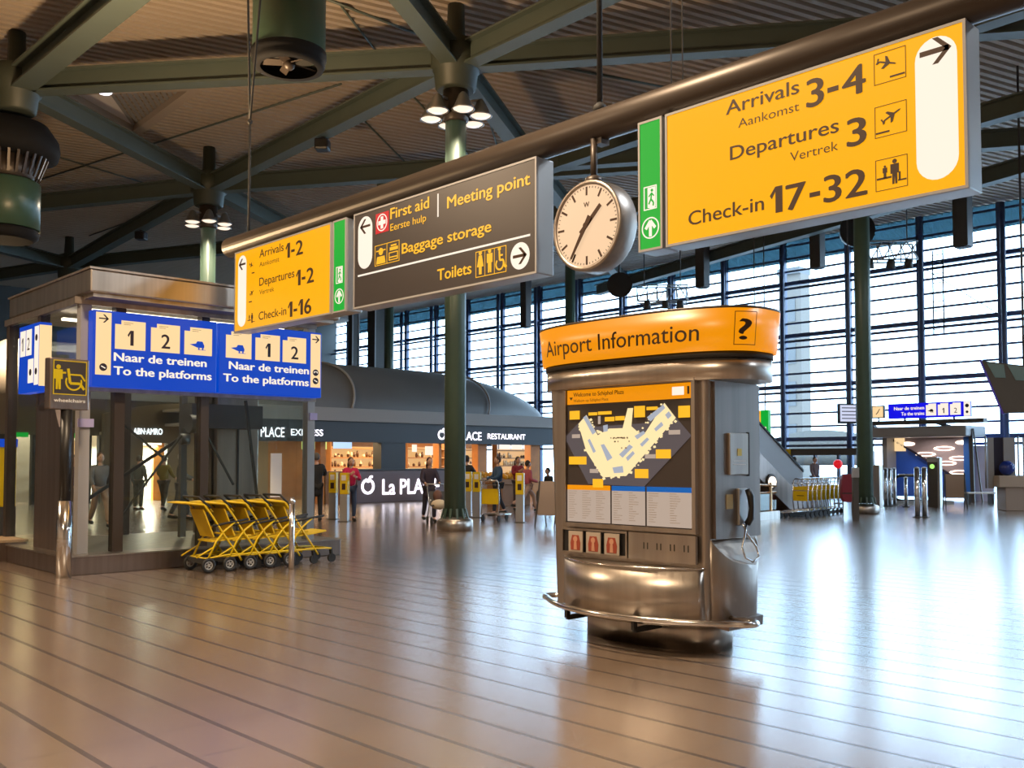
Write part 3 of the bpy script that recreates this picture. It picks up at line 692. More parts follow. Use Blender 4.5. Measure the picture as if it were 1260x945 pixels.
# header
hp = [(x-.04, y) for x, y in splan(1.19, .53, 2.7, 96)]
hp2 = [(x-.04, y) for x, y in splan(1.22, .56, 2.7, 96)]
MB().prism([(x-.04, y) for x, y in splan(1.15, .50, 2.7, 96)], 2.26, 2.44, True).build('header_band', 'steel', K)
MB().prism([(x-.04, y) for x, y in splan(1.16, .51, 2.7, 96)], 2.44, 2.49, True).build('header_gap', 'matte_black', K)
hd = MB().prism(hp, 2.49, 2.83, True, taper=hp2).build('header', 'yellow_head', K)
MB().prism(hp2, 2.83, 2.85, True).build('header_rim', 'bronze', K)
front = [(p[0]-.04, p[1]) for p in splan(1.19, .53, 2.7, 720) if p[1] <= 0]; front.sort(key=lambda p: math.atan2(p[1], p[0]))
cum = [0]
for a, b in zip(front, front[1:]): cum.append(cum[-1]+math.dist(a, b))
def hwarp(x, z):
    s_ = x+cum[-1]/2; s_ = max(0, min(cum[-1]-1e-6, s_)); i = max(j for j in range(len(cum)) if cum[j] <= s_); i = min(i, len(front)-2)
    k = (s_-cum[i])/max(1e-9, cum[i+1]-cum[i]); x_ = front[i][0]+(front[i+1][0]-front[i][0])*k; y_ = front[i][1]+(front[i+1][1]-front[i][1])*k
    g = 1.008+.0275*(z-2.49)/.34; return (x_*g, y_*g-.006, z)
mb = MB(); mb.text('Airport Information', -.91, 2.575, .150, 0, 'l', width=1.74, bold=.004, warp=hwarp); mb.build('lettering', 'ink', K)
mb = MB(); mb.text('?', 1.195, 2.575, .175, 0, 'c', width=.11, bold=.012, warp=hwarp)
for (x0, z0_, x1, z1_) in ((1.105, 2.53, 1.111, 2.80), (1.285, 2.53, 1.291, 2.80)): mb.add([hwarp(x0, z0_), hwarp(x1, z0_), hwarp(x1, z1_), hwarp(x0, z1_)], [(0, 1, 2, 3)])
for z_ in (2.53, 2.795): 
    for i in range(6): a, b = 1.105+.186*i/6, 1.105+.186*(i+1)/6; mb.add([hwarp(a, z_), hwarp(b, z_), hwarp(b, z_+.006), hwarp(a, z_+.006)], [(0, 1, 2, 3)])
mb.build('question_mark', 'ink', K)
# map panel
f = -.43
mb = MB(); mb.frame(-.745, 1.0, .735, 2.285, .035, f, .06); mb.build('map_frame', 'steel_dark', K)
mp = MB().rect(-.715, 1.03, .70, 2.25, f+.02, .02).build('map_panel', 'sign_dark', K)
mb = MB(); mb.rect(-.70, 2.115, .695, 2.245, f+.015, .006); mb.build('map_title_strip', 'yellow_head', K)
letters(K, 'ink', (('Welcome to Schiphol Plaza', -.62, 2.185, .038, 'l', .60, .015), ('Welkom op Schiphol Plaza', -.62, 2.135, .026, 'l', .42, 0)), f+.012)
MB().poly([(-.67, 2.18), (-.63, 2.18), (-.65, 2.155)], f+.012).build('title_arrow', 'ink', K); MB().rect(.655, 2.15, .675, 2.215, f+.012, .002).build('title_mark', 'ink', K)
mb = MB(); mb.rect(.50, 2.145, .62, 2.215, f+.012, .003); mb.build('title_sticker', 'white_lit', K)
mx = lambda a: -.715+a*1.415
mz = lambda b: 2.25-b*1.22
def PT(*q): return [(mx((a-110)/730), mz((b-45)/850)) for a, b in q]
M['map_ground'] = glow('map_ground', (.105, .085, .09), .9); M['map_build'] = glow('map_build', (1, .80, .42), 1.0); M['map_gate'] = glow('map_gate', (.42, .46, .55), .9)
mb = MB(); mb.poly(PT((100, 350), (235, 210), (260, 255), (300, 285), (590, 275), (690, 160), (835, 355), (580, 652), (250, 645)), f+.016, .003); mb.build('map_ground', 'map_ground', K)
mb = MB(); mb.poly(PT((190, 265), (240, 210), (310, 340), (380, 300), (460, 300), (490, 180), (520, 180), (510, 290), (550, 330), (590, 330), (695, 160), (755, 250), (480, 590), (360, 600), (340, 600), (240, 440)), f+.012, .003); mb.build('map_buildings', 'map_build', K)
mb = MB(); rnd = random.Random(11)
for (a0, b0, a1, b1, n_) in ((190, 265, 340, 600, 15), (240, 215, 330, 330, 7), (345, 605, 480, 592, 6), (490, 585, 755, 255, 18), (550, 330, 690, 165, 9), (300, 320, 455, 305, 7), (230, 430, 270, 440, 3)):
    for q in range(n_):
        k_ = (q+rnd.uniform(.2, .8))/n_; a_, b_ = a0+(a1-a0)*k_+rnd.uniform(-9, 9), b0+(b1-b0)*k_+rnd.uniform(-9, 9); r_ = rnd.uniform(5, 11); th = rnd.uniform(0, 1.5)
        mb.poly(PT(*[(a_+r_*math.cos(th+PI/2*m_), b_+r_*math.sin(th+PI/2*m_)) for m_ in range(4)]), f+.0115, .003)
tag(mb.build('map_piers', 'map_build', K), kind='stuff')
mb = MB()
for q in (((222, 225), (240, 212), (300, 320), (280, 335)), ((330, 400), (350, 395), (400, 480), (370, 500)), ((440, 460), (500, 400), (520, 415), (460, 480)), ((600, 240), (690, 170), (700, 190), (620, 265)), ((640, 310), (680, 270), (690, 290), (650, 325)), ((530, 350), (580, 320), (590, 335), (545, 370)), ((700, 230), (720, 210), (735, 235), (715, 255)), ((400, 540), (460, 530), (465, 570), (410, 575)), ((560, 400), (600, 360), (612, 372), (572, 415)), ((250, 370), (262, 360), (300, 440), (285, 450)), ((345, 280), (372, 275), (372, 315), (348, 320)), ((480, 480), (520, 440), (530, 455), (490, 500))): mb.poly(PT(*q), f+.009, .003)
mb.build('map_gates', 'map_gate', K)
mb = MB(); rnd = random.Random(3)
for k in range(26): a, b = rnd.uniform(385, 500), rnd.choice((365, 385, 425, 362)); mb.rect(mx((a-110)/730), mz((b-45)/850), mx((a-110)/730)+.012, mz((b-45)/850)+.012, f+.008, .002)
mb.build('map_dots', 'print_grey', K)
for (a, b, c, d) in ((135, 180, 198, 235), (528, 170, 588, 238), (770, 182, 830, 250), (130, 472, 240, 522), (648, 432, 728, 485), (530, 548, 605, 602), (280, 612, 342, 665), (255, 195, 308, 214), (314, 192, 395, 212), (355, 228, 412, 255), (418, 226, 472, 252), (598, 178, 658, 198)):
    (x0, z0_), (x1, z1_) = PT((a, d), (c, b)); MB().rect(x0, z0_, x1, z1_, f+.010, .004).build('map_label', 'yellow_print', K)
for (a, b, c, d) in ((150, 330, 200, 354), (718, 320, 778, 346), (262, 550, 314, 575), (588, 460, 645, 485), (314, 220, 328, 270)):
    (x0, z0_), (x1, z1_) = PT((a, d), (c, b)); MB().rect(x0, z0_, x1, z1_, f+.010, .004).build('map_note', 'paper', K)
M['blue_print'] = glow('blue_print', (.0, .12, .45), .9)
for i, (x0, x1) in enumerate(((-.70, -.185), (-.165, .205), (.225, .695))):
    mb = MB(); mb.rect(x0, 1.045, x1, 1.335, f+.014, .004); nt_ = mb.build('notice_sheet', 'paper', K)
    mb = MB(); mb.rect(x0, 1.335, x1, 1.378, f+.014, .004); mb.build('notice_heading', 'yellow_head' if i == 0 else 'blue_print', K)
    mb = MB(); rnd = random.Random(i)
    for c in range(3 if i == 0 else 2):
        for r_ in range(13):
            a = x0+.02+c*(x1-x0-.02)/(3 if i == 0 else 2); mb.rect(a, 1.32-r_*.02, a+rnd.uniform(.04, .11), 1.324-r_*.02, f+.012, .001)
    mb.build('notice_lines', 'print_grey', K)
# leaflet shelf and blank panel under the map
mb = MB(); mb.frame(-.76, .755, .02, .985, .018, f-.005, .05); mb.build('shelf_frame', 'steel_dark', K)
MB().rect(-.745, .77, .005, .97, f+.008, .01).build('shelf_back', 'black', K)
M['poster_w'] = mat('poster_w', (.42, .36, .30), .5); M['poster_r'] = mat('poster_r', (.30, .055, .03), .5); M['poster_s'] = mat('poster_s', (.55, .28, .18), .5)
for i in range(3):
    x0 = -.66+i*.215; g = thing('leaflet', ('left', 'middle', 'right')[i]+' leaflet of three with a red picture, on the shelf under the lit map', 'leaflet', (0, 0, 0), 0, 'leaflets on the kiosk shelf')
    g.location = K.location+Vector((f-.02, -(x0+.09), .775)); g.rotation_euler = (0, 0, RZ_U)
    MB().rect(-.085, 0, .085, .185, 0, .012).build('sheet', 'poster_w', g)
    mb = MB(); mb.poly([(-.055, .015), (.055, .015), (.062, .08), (.04, .15), (-.04, .15), (-.06, .08)], -.002, .002); mb.build('red_picture', 'poster_r', g); mb = MB(); mb.disc(.0, .115, .026, -.004, .002, 14); mb.poly([(-.02, .02), (.02, .02), (.014, .09), (-.014, .09)], -.004, .002); mb.build('figure_picture', 'poster_s', g)
mb = MB(); mb.rect(.035, .755, .735, .985, f-.002, .03); bl = mb.build('blank_panel', 'steel_dark', K)
mb = MB()
for k in range(4): 
    for q in (0, .04): mb.rect(.20+k*.14+q, .85, .208+k*.14+q, .905, f-.005, .004)
mb.build('card_slots', 'matte_black', K)
# bowed counter drum in front
def drum(xl, xr, sag, y0, k=28):
    c = (xr-xl)/2; m_ = (xl+xr)/2; R_ = (c*c+sag*sag)/(2*sag); a0 = math.asin(c/R_)
    return [(m_+R_*math.sin(-a0+2*a0*i/k), y0-(R_*math.cos(-a0+2*a0*i/k)-R_+sag)) for i in range(k+1)]
fr_ = drum(-.80, .78, .34, -.36)
mb = MB(); mb.prism(fr_, .30, .715, True, taper=[(x*1.0, y) for x, y in fr_]); mb.build('counter_drum', 'steel', K)
mb = MB(); mb.tube([(x, y, .718) for x, y in fr_], .008, 8); mb.build('counter_lip', 'chrome', K)
mb = MB(); mb.prism(drum(-.86, .84, .36, -.28), .245, .305, True); mb.build('counter_underside', 'steel_dark', K)
# rail
rp = [(x, y-.07, .31) for x, y in drum(-1.0, 1.08, .40, -.30)]
def wrap(cx, cy, s_): return [(cx+s_*.10*math.sin(PI*i/6), cy+.10-.10*math.cos(PI*i/6)+.0, .31) for i in range(1, 7)]
rp = list(reversed(wrap(-1.0, -.37, -1)))+rp+wrap(1.08, -.37, 1)
rp = [(-.8, -.17, .31)]+rp+[(.8, -.17, .31)]
mb = MB(); mb.tube(rp, .026, 10); mb.build('foot_rail', 'chrome', K)
for x, y in ((-.55, -.58), (.28, -.66)): mb = MB(); mb.bar((x, y, .30), (x, y, .20), .045, .03); mb.bar((x, y, .20), (x, y+.35, .20), .04, .04); mb.build('rail_bracket', 'matte_black', K)
# phone side on the right: flared steel apron, notice box, phone
mb = MB()
sb = [(.78, -.33)]+[(.80+.11*math.sin(PI*k/12), -.32*math.cos(PI*k/12)) for k in range(1, 12)]+[(.78, .33)]
st_ = [(.78, -.34)]+[(.80+.14*math.sin(PI*k/12), -.33*math.cos(PI*k/12)) for k in range(1, 12)]+[(.78, .34)]
mb.prism(sb, .30, .98, True, taper=st_)
mb.v = [(x, y, z-(x-.80)*2.1*(1 if y > 0 else .8) if z > .9 and x > .8 else z) for x, y, z in mb.v]; ap = mb.build('phone_apron', 'steel_dark', K)
mb = MB(); mb.bar((.76, 0, .28), (.93, 0, .26), .50, .08); mb.build('apron_foot', 'steel_brown', K)
sp_ = MB().box((.80, -.30, .96), (.845, .36, 2.25)); sp_.build('phone_backplate', steel('backplate_steel', (.25, .215, .195), .36), K)
def side(mb, y0, z0_, y1, z1_, x, t_): mb.box((x-t_-.105, y0, z0_), (x-.105, y1, z1_))
mb = MB(); side(mb, -.13, 1.48, .15, 1.83, .975, .03); mb.build('notice_box', 'steel_dark', K, bevel=.008)
mb = MB(); side(mb, .15, 1.47, .165, 1.84, .975, .03); mb.build('notice_box_edge', 'matte_black', K)
mb = MB(); side(mb, -.02, 1.64, .04, 1.70, .979, .004); mb.build('emblem', mat('emblem_gold', (.55, .36, .05), .4, .5), K)
mb = MB()
for k in range(2): side(mb, -.08, 1.595-k*.03, .10, 1.60-k*.03, .978, .003)
mb.build('notice_print', 'white', K)
mb = MB(); side(mb, -.155, 1.20, -.06, 1.32, .955, .015); mb.build('card_reader', mat('brass', (.5, .36, .16), .4, .6), K)
mb = MB(); side(mb, .0, 1.06, .13, 1.37, .975, .03); ph = mb.build('phone_cradle', 'alu', K, bevel=.008)
mb = MB(); mb.tube([(.905, .075, 1.36), (.93, .08, 1.30), (.935, .085, 1.2), (.925, .085, 1.12), (.895, .08, 1.07)], [.026, .03, .022, .03, .028], 10); mb.build('phone_handset', 'black', K)
mb = MB(); mb.tube([(.89, .07, 1.07), (.89, .05, .98), (.92, -.04, .88), (.95, -.04, .80), (.96, .06, .76), (.96, .15, .80), (.94, .14, .88), (.89, .09, .98), (.87, .05, 1.07)], .009, 8); mb.build('phone_cord', 'chrome', K)

# ------------------------------------------------------------------ lift with blue signs
LV, LU0, LU1, LB = 14.25, 5.0, 8.95, 17.6
Lf = thing('glass_lift', 'glass lift housing with a steel roof canopy, behind the yellow strollers', 'lift', (LU0, LV, 0))
LW, LD = LU1-LU0, LB-LV
MB().box((-.18, -.25, 0), (LW+.35, LD, .25)).build('plinth', 'steel_brown', Lf, bevel=.01)
MB().box((-.2, -.27, .25), (LW+.37, LD, .27)).build('plinth_trim', 'steel', Lf)
for i, (x, w_, m_) in enumerate(((.12, .15, 'grey_paint'), (.62, .15, 'bronze'), (1.95, .13, 'bronze'), (LW-.08, .14, 'alu'))): MB().box((x-w_/2, .02, .27), (x+w_/2, .18, 3.95)).build('post', m_, Lf)
for (x, y, m_) in ((.08, LD-.1, 'bronze'), (LW-.08, LD-.1, 'bronze'), (2.0, LD-.1, 'bronze'), (.08, 1.7, 'bronze')): MB().box((x-.07, y-.07, .27), (x+.07, y+.07, 3.95)).build('post', m_, Lf)
for a, b in ((.2, .54), (.70, 1.88), (2.02, LW-.16)): MB().box((a, .08, .28), (b, .10, 3.95)).build('glass_pane', 'lift_glass', Lf)
MB().box((.07, .2, 2.4), (.09, 1.6, 3.95)).build('glass_pane', 'lift_glass', Lf); MB().box((.07, 1.8, .28), (.09, LD-.2, 3.95)).build('glass_pane', 'lift_glass', Lf)
MB().box((LW-.09, .2, .28), (LW-.07, LD-.2, 3.95)).build('glass_pane', 'lift_glass', Lf)
for a, b in ((.2, 1.9), (2.1, LW-.2)): MB().box((a, LD-.11, .28), (b, LD-.09, 3.95)).build('glass_pane', 'lift_glass', Lf)
mb = MB(); mb.bar((.7, .4, 2.25), (1.45, .4, 1.65), .03, .03); mb.bar((.7, .4, .6), (1.75, .4, 2.0), .03, .03); mb.bar((.75, 1.9, .9), (3.2, 1.9, 2.5), .05, .05); mb.bar((2.9, .5, 2.6), (3.2, .5, .5), .04, .04); mb.bar((2.1, .6, 2.3), (2.75, .6, 1.2), .03, .03); mb.build('brace', 'matte_black', Lf)
MB().box((2.9, 1.5, .30), (3.7, 2.4, 2.85)).build('lift_cabin', 'steel_brown', Lf, bevel=.02); MB().box((3.28, 1.48, .35), (3.31, 1.5, 2.4)).build('door_gap', 'matte_black', Lf)
mb = MB(); mb.box((2.2, 1.0, 2.15), (3.5, 1.4, 2.55)); mb.cyl((2.05, .8, 2.2), (2.3, .8, 2.2), .15, n=12); mb.cyl((2.05, .8, 1.95), (1.9, .8, 1.95), .09, n=12); mb.build('lift_machinery', 'dark_grey', Lf)
mb = MB(); mb.box((2.3, 1.6, .3), (2.4, 1.7, 3.9)); mb.box((2.9, 1.6, .3), (3.0, 1.7, 3.9)); mb.build('guide_rail', 'dark_grey', Lf)
mb = MB(); mb.box((-.05, .0, 2.60), (LW, .06, 2.68)); mb.box((-.05, .0, 3.85), (LW, .06, 3.95)); mb.box((-.02, .1, 3.85), (.06, LD, 3.95)); mb.build('crossbar', 'steel_dark', Lf)
mb = MB(); mb.prism([(.02, -.40), (LW+.2, -.40), (LW+.2, LD-.1), (.02, LD-.1)], 3.98, 4.30); mb.build('canopy', 'steel', Lf, bevel=.02)
mb = MB(); mb.box((.0, -.42, 4.3), (LW+.22, LD-.08, 4.33)); mb.box((.08, -.34, 3.92), (LW+.12, LD-.12, 3.98)); mb.build('canopy_edge', 'steel_dark', Lf)
mb = MB()
for y in (.3, 1.5): mb.box((.3, y, 3.80), (3.5, y+.08, 3.84))
mb.build('tube_light', 'lamp_lit', Lf)
# side panel with wavy top
mb = MB(); P = [(1.72, .27), (1.72, 2.30)]+[(1.7-.14*i, 2.42+.12*math.sin(i*.35)) for i in range(6)]+[(.95-.05*i, 2.45-.07*i) for i in range(6)]+[(.60, 2.08), (.36, 2.08), (.36, .27)]
k = len(P); mb.add([(.0, y, z) for y, z in P]+[(.10, y, z) for y, z in P], [tuple(range(k)), tuple(k+i for i in reversed(range(k)))]+[(i, k+i, k+(i+1) % k, (i+1) % k) for i in range(k)]); mb.build('side_panel', 'steel_brown', Lf)
lamp('lift_light', 'AREA', (1.8, 1.2, 3.78), 40, (1, .85, .65), 1.2, parent=Lf)
for (x, z, w_) in ((.13, 2.14, .22), (LW-.05, 2.35, .14)): MB().box((x-w_/2, -.012, z-.06), (x+w_/2, .015, z+.06)).build('floor_tag', mat('tag_lilac', (.45, .42, .70), .5), Lf)
# blue platform signs
def train_icon(mb, x, z, s, y):
    mb.poly([(x-.55*s, z+.08*s), (x-.1*s, z+.16*s), (x, z+.33*s), (x+.38*s, z+.33*s), (x+.52*s, z+.05*s), (x+.5*s, z-.12*s), (x+.02*s, z-.12*s)], y, .004)
    for q in (.12, .4): mb.rect(x+q*s-.05*s, z-.26*s, x+q*s+.05*s, z-.12*s, y, .004)
    mb.line([(x+.05*s, z-.26*s), (x+.62*s, z-.26*s)], .03*s, y)
def blue_sign(x0, x1, label, right):
    t = thing('platform_sign', label, 'sign', (LU0+(x0+x1)/2, LV-.10, 2.66), 0, 'blue train platform signs on the lift'); w = x1-x0; H = 1.10; f = -.1
    MB().box((-w/2, f+.01, 0), (w/2, .1, H)).build('housing', 'blue_lit', t, bevel=.012)
    px = lambda a: -w/2+a*w
    f -= .0
    strip = (px(.02), px(.135)) if not right else (px(.885), px(.985))
    mb = MB(); mb.rect(strip[0], .17, strip[1], H-.03, f, .012); mb.build('arrow_strip', 'cream_lit', t); sc = (strip[0]+strip[1])/2
    mb = MB(); arrow(mb, sc, H-.12, .14, f-.004, 0, .13); mb.build('arrow', 'navy', t)
    mb = MB(); mb.disc(sc, .28, .055, f-.004); 
    if right: mb.disc(sc, .42, .055, f-.004)
    mb.build('route_mark', 'navy', t); mb = MB(); mb.line([(sc-.03, .295), (sc, .28), (sc+.03, .265)], .014, f-.007)
    if right: mb.line([(sc-.03, .41), (sc-.03, .435), (sc+.03, .435), (sc+.03, .41)], .012, f-.007)
    mb.build('route_symbol', 'white_lit', t)
    xs = (.165, .445, .72) if not right else (.06, .335, .60); ww = .235; order = ('1', '2', 't') if not right else ('t', '1', '2')
    mb = MB()
    for a in xs: x_ = px(a); X1 = px(a+ww); mb.poly([(x_, .56), (X1, .56), (X1, .98), (x_+.09, .98), (x_+.09, .92), (x_, .92)], f, .012)
    mb.build('platform_tile', 'cream_lit', t); mb = MB(); ic = MB()
    for a, g in zip(xs, order):
        c = px(a+ww/2)
        if g == 't': train_icon(ic, c-.02, .70, .22, f-.004)
        else: mb.text(g, c, .62, .22, f-.004, 'c', bold=.015)
    for a in xs: mb.rect(px(a)+.12, .945, px(a)+.26, .95, f-.003); mb.rect(px(a)+.12, .92, px(a)+.22, .925, f-.003)
    mb.build('platform_number', 'navy', t); ic.build('train_pictogram', 'blue_lit', t)
    mb = MB(); al, xx = ('l', px(.155)) if not right else ('r', px(.865))
    letters(t, 'white_lit', (('Naar de treinen', xx, .385, .125, al, w*(.755 if not right else .78), .03), ('To the platforms', xx, .185, .125, al, w*(.80 if not right else .83), .03)), f-.004)
blue_sign(.14, 2.03, 'left blue train sign with tiles 1 and 2, mounted on the glass lift', False)
blue_sign(2.07, 3.93, 'right blue train sign with tiles 1 and 2, mounted on the glass lift', True)
# small blue sign on the left side
t = thing('side_sign', 'small blue and white train sign on the left side of the lift', 'sign', (LU0-.20, 15.5, 2.62), RZ_U); w, H = .92, 1.02
MB().box((-w/2, -.07, 0), (w/2, .10, H)).build('housing', 'blue_lit', t); mb = MB()
for a in (-.40, -.12): mb.rect(a, .56, a+.24, .95, -.074, .004)
mb.rect(.26, .10, .44, .97, -.074, .004); mb.rect(-.02, .14, .22, .5, -.074, .004); mb.build('white_tile', 'white_lit', t); MB().text('1', -.28, .64, .2, -.078, 'c').build('lettering', 'navy', t); MB().text('2', 0, .64, .2, -.078, 'c').build('lettering', 'navy', t)
for x_, z in ((.35, .3), (.35, .8), (.10, .30)): MB().disc(x_, z, .05, -.078).build('route_mark', 'navy', t); MB().box((w/2, -.07, .08), (w/2+.012, .1, .98)).build('edge_light', 'cream_lit', t)
MB().box((-.1, .1, .4), (.1, .22, .6)).build('bracket', 'bronze', t)
# wheelchair sign on its post
p = atZ(78, 711); t = thing('wheelchair_post', 'wheelchair pick-up sign on a black post with a steel sleeve, left of the lift', 'sign post', (p.x, p.y, 0), -AZ+PI/2-.62)
MB().cyl((0, 0, 0), (0, 0, 1.05), .10, n=24).build('sleeve', 'chrome', t); MB().cyl((0, 0, 1.05), (0, 0, 2.32), .075, n=16).build('post', 'black', t)
bx = MB().box((-.275, -.08, 2.30), (.275, .08, 3.0)).build('sign_box', 'steel_brown', t, bevel=.015)
MB().rect(-.235, 2.50, .235, 2.97, -.084, .006).build('sign_face', 'sign_dark', t)
M['pict_yellow'] = glow('pict_yellow', (.75, .45, .0), .75)
mb = MB(); mb.frame(-.235, 2.50, .235, 2.97, .012, -.088); man_icon(mb, -.165, 2.57, .34, -.09); mb.line([(-.12, 2.80), (-.06, 2.80)], .025, -.09)
mb.line([(-.03, 2.86), (.0, 2.66), (.14, 2.66), (.2, 2.58)], .035, -.09); mb.ring(.05, 2.68, .12, .022, -.09, .003, 24, PI*.85, PI*2.1); mb.line([(.0, 2.78), (.15, 2.78), (.21, 2.70)], .022, -.09); mb.build('pictogram', 'pict_yellow', t)
MB().text('wheelchairs', 0, 2.40, .05, -.084, 'c', width=.44, bold=.02).build('lettering', 'white', t)
# far left: yellow machine and low bench
p = atZ(2, 672); t = thing('ticket_machine', 'yellow ticket machine cut by the left edge of the photograph', 'ticket machine', (p.x-.2, p.y, 0), RZ_U)
MB().box((-.45, -.3, 0), (.45, .3, .75)).build('base', 'dark_grey', t); MB().box((-.45, -.32, .75), (.45, .3, 1.85)).build('front_panel', 'yellow', t, bevel=.02); MB().rect(-.3, 1.25, .1, 1.65, -.326, .01).build('screen', 'cool_lit', t); MB().box((-.46, -.33, 1.85), (.46, .31, 2.0)).build('top_cap', 'blue_lit', t)
p = atZ(8, 690); t = thing('low_bench', 'low brown bench block on the floor at the left edge, beside the lift', 'bench', (p.x, p.y+.3, 0), RZ_U)
MB().box((-.5, -.25, 0), (.45, .25, .30)).build('block', 'steel_brown', t); MB().box((-.52, -.27, .30), (.47, .27, .34)).build('seat_top', mat('wood_top', (.35, .24, .14), .5, var=.2), t)

# ------------------------------------------------------------------ strollers
STR = thing('stroller', 'first yellow stroller from the left in the nested row by the lift', 'stroller', (6.62, 13.30, 0), PI/2, 'yellow strollers nested before the lift')
mb = MB()
for s_ in (-.24, .24):
    mb.tube([(s_, .52, 1.0), (s_, .26, .97), (s_, .14, .82), (s_, -.06, .52), (s_, -.30, .20), (s_, -.34, .14)], .016, 8)
    mb.tube([(s_, .20, .16), (s_, .06, .44), (s_, -.06, .58), (s_, -.22, .70)], .016, 8)
    mb.tube([(s_, .22, .20), (s_, -.20, .24), (s_, -.58, .22)], .014, 8); mb.tube([(s_, .10, .36), (s_, .36, .22)], .012, 8)
for (y, z) in ((.26, .97), (-.06, .54), (.22, .2), (-.58, .22)): mb.cyl((-.24, y, z), (.24, y, z), .013, n=8)
mb.build('frame', 'yellow', STR)
mb = MB(); mb.add([(-.21, .25, .90), (.21, .25, .90), (.21, .08, .50), (-.21, .08, .50)], [(0, 1, 2, 3)]); mb.build('backrest', 'yellow_fab', STR, solid=.02)
mb = MB(); mb.add([(-.22, .12, .44), (.22, .12, .44), (.22, -.20, .46), (-.22, -.20, .46), (.22, -.50, .50), (-.22, -.50, .50)], [(0, 1, 2, 3), (3, 2, 4, 5)]); mb.build('seat', 'yellow_fab', STR, solid=.025)
P = [[(x, y, z) for x in (-.25, 0, .25)] for y, z in ((.58, 1.0), (.45, 1.01), (.30, .99), (.18, .93), (.12, .86))]; mb = MB(); mb.grid(P); mb.build('canopy', 'yellow_fab', STR, solid=.015)
mb = MB()
for s_ in (-.24, .24): mb.tube([(s_, .12, .66), (s_, -.14, .70), (s_, -.44, .74)], .018, 8)
mb.tube([(-.24, .16, .92), (-.25, .34, 1.08), (.25, .34, 1.08), (.24, .16, .92)], .018, 8); mb.build('handlebar', 'matte_black', STR)
for s_ in (-1, 1):
    mb = MB(); mb.tube([(s_*.29, .20+.085*math.cos(2*PI*i/20), .105+.085*math.sin(2*PI*i/20)) for i in range(20)], .024, 8, closed=True); wl = mb.build('wheel', 'rubber', STR)
    mb = MB(); mb.tube([(s_*.29, .20+.055*math.cos(2*PI*i/16), .105+.055*math.sin(2*PI*i/16)) for i in range(16)], .011, 6, closed=True)
    for k in range(5): a = 2*PI*k/5; mb.bar((s_*.29, .2, .105), (s_*.29, .2+.055*math.cos(a), .105+.055*math.sin(a)), .012, .012)
    mb.cyl((s_*.27, .2, .105), (s_*.31, .2, .105), .018, n=10); mb.build('spokes', 'hub_grey', wl)
    mb = MB(); mb.cyl((s_*.22-.02, -.60, .07), (s_*.22+.02, -.60, .07), .066, n=18); mb.bar((s_*.22, -.58, .22), (s_*.22, -.6, .08), .05, .03); mb.build('castor', 'rubber', STR)
MB().box((-.26, .10, .13), (.26, .26, .20)).build('axle_box', 'matte_black', STR)
for i, nm in enumerate(('second', 'third, middle', 'fourth', 'fifth and rightmost')):
    dup(STR, (6.62+.325*(i+1), 13.30, 0), None, nm+' yellow stroller from the left in the nested row by the lift')
p = atZ(358.5, 701); t = thing('barrier_post', 'slim polished steel post standing in front of the strollers', 'post', (p.x, p.y, 0))
MB().cyl((0, 0, 0), (0, 0, .98), .042, n=16).build('shaft', 'chrome', t); MB().lathe([(.046, .98), (.05, 1.0), (.03, 1.05), (.001, 1.06)], (0, 0, 0), 14).build('cap', 'chrome', t)
# notice stand inside the lift area, seen through the glass
p = atZ(334, 668); t = thing('notice_stand', 'grey information stand seen through the lift glass above the strollers', 'notice board', (p.x, p.y+1.5, 0), -.1)
MB().box((-.38, -.05, .55), (.30, .05, 1.55)).build('board', 'grey_paint', t); MB().box((-.40, -.06, 1.55), (.32, .06, 1.72)).build('header', 'bronze', t)
mb = MB()
for s_ in (-.3, .25): mb.cyl((s_, 0, 0), (s_, 0, .56), .03, n=8)
mb.build('leg', 'alu', t)
p = atY(350, 590, LV-.28); t = tag(MB().box((p.x-.10, LV-.02, 1.0), (p.x+.10, LV+.0, 1.72)).build('posted_sheet', 'white'), 'white sheet of paper stuck on the right end of the lift glass', 'paper')

# ------------------------------------------------------------------ restaurant with vaulted roof
RV = 30.6
def ru(x, v=RV, y=560): return atY(x, y, v).x
M['fascia'] = mat('fascia', (.045, .05, .058), .5); M['fascia_pale'] = mat('fascia_pale', (.34, .32, .30), .6); M['vault'] = mat('vault', (.16, .155, .15), .5, .2, var=.15, scale=.6)
M['wood_orange'] = mat('wood_orange', (.62, .24, .05), .5, var=.25, scale=3); M['wood_brown'] = mat('wood_brown', (.30, .14, .05), .5, var=.3, scale=3)
M['counter_mauve'] = mat('counter_mauve', (.16, .12, .13), .45); M['dark_pillar'] = mat('dark_pillar', (.04, .045, .05), .5)
M['warm_lit'] = glow('warm_lit', (1, .55, .20), .75); M['jar_dark'] = mat('jar_dark', (.10, .045, .02), .4); M['jar_pale'] = mat('jar_pale', (.75, .62, .42), .5); M['letter_lit'] = glow('letter_lit', (.93, .88, 1), 2.6)
R0, R1, RB = ru(300), ru(715), 38.0
Rs = thing('restaurant', 'restaurant pavilion with dark fascia, lit letters and a vaulted grey roof', 'restaurant', (0, 0, 0)); Rs['kind'] = 'structure'
MB().box((R0, RV, 2.30), (R1, RV+.35, 3.08)).build('fascia', 'fascia', Rs)
MB().box((R0-.1, RV-.12, 3.08), (R1+.2, RV+.5, 3.52)).build('cornice', 'fascia_pale', Rs)
MB().box((R0, RV+.35, 2.95), (R1, RB, 3.05)).build('inner_ceiling', 'fascia_pale', Rs)
MB().box((R0-.1, RV+.4, 3.5), (R1+.2, RB+.3, 3.6)).build('flat_roof', 'fascia_pale', Rs)
MB().box((R0, RB, 0), (R1, RB+.2, 3.0)).build('rear_wall', 'wood_orange', Rs)
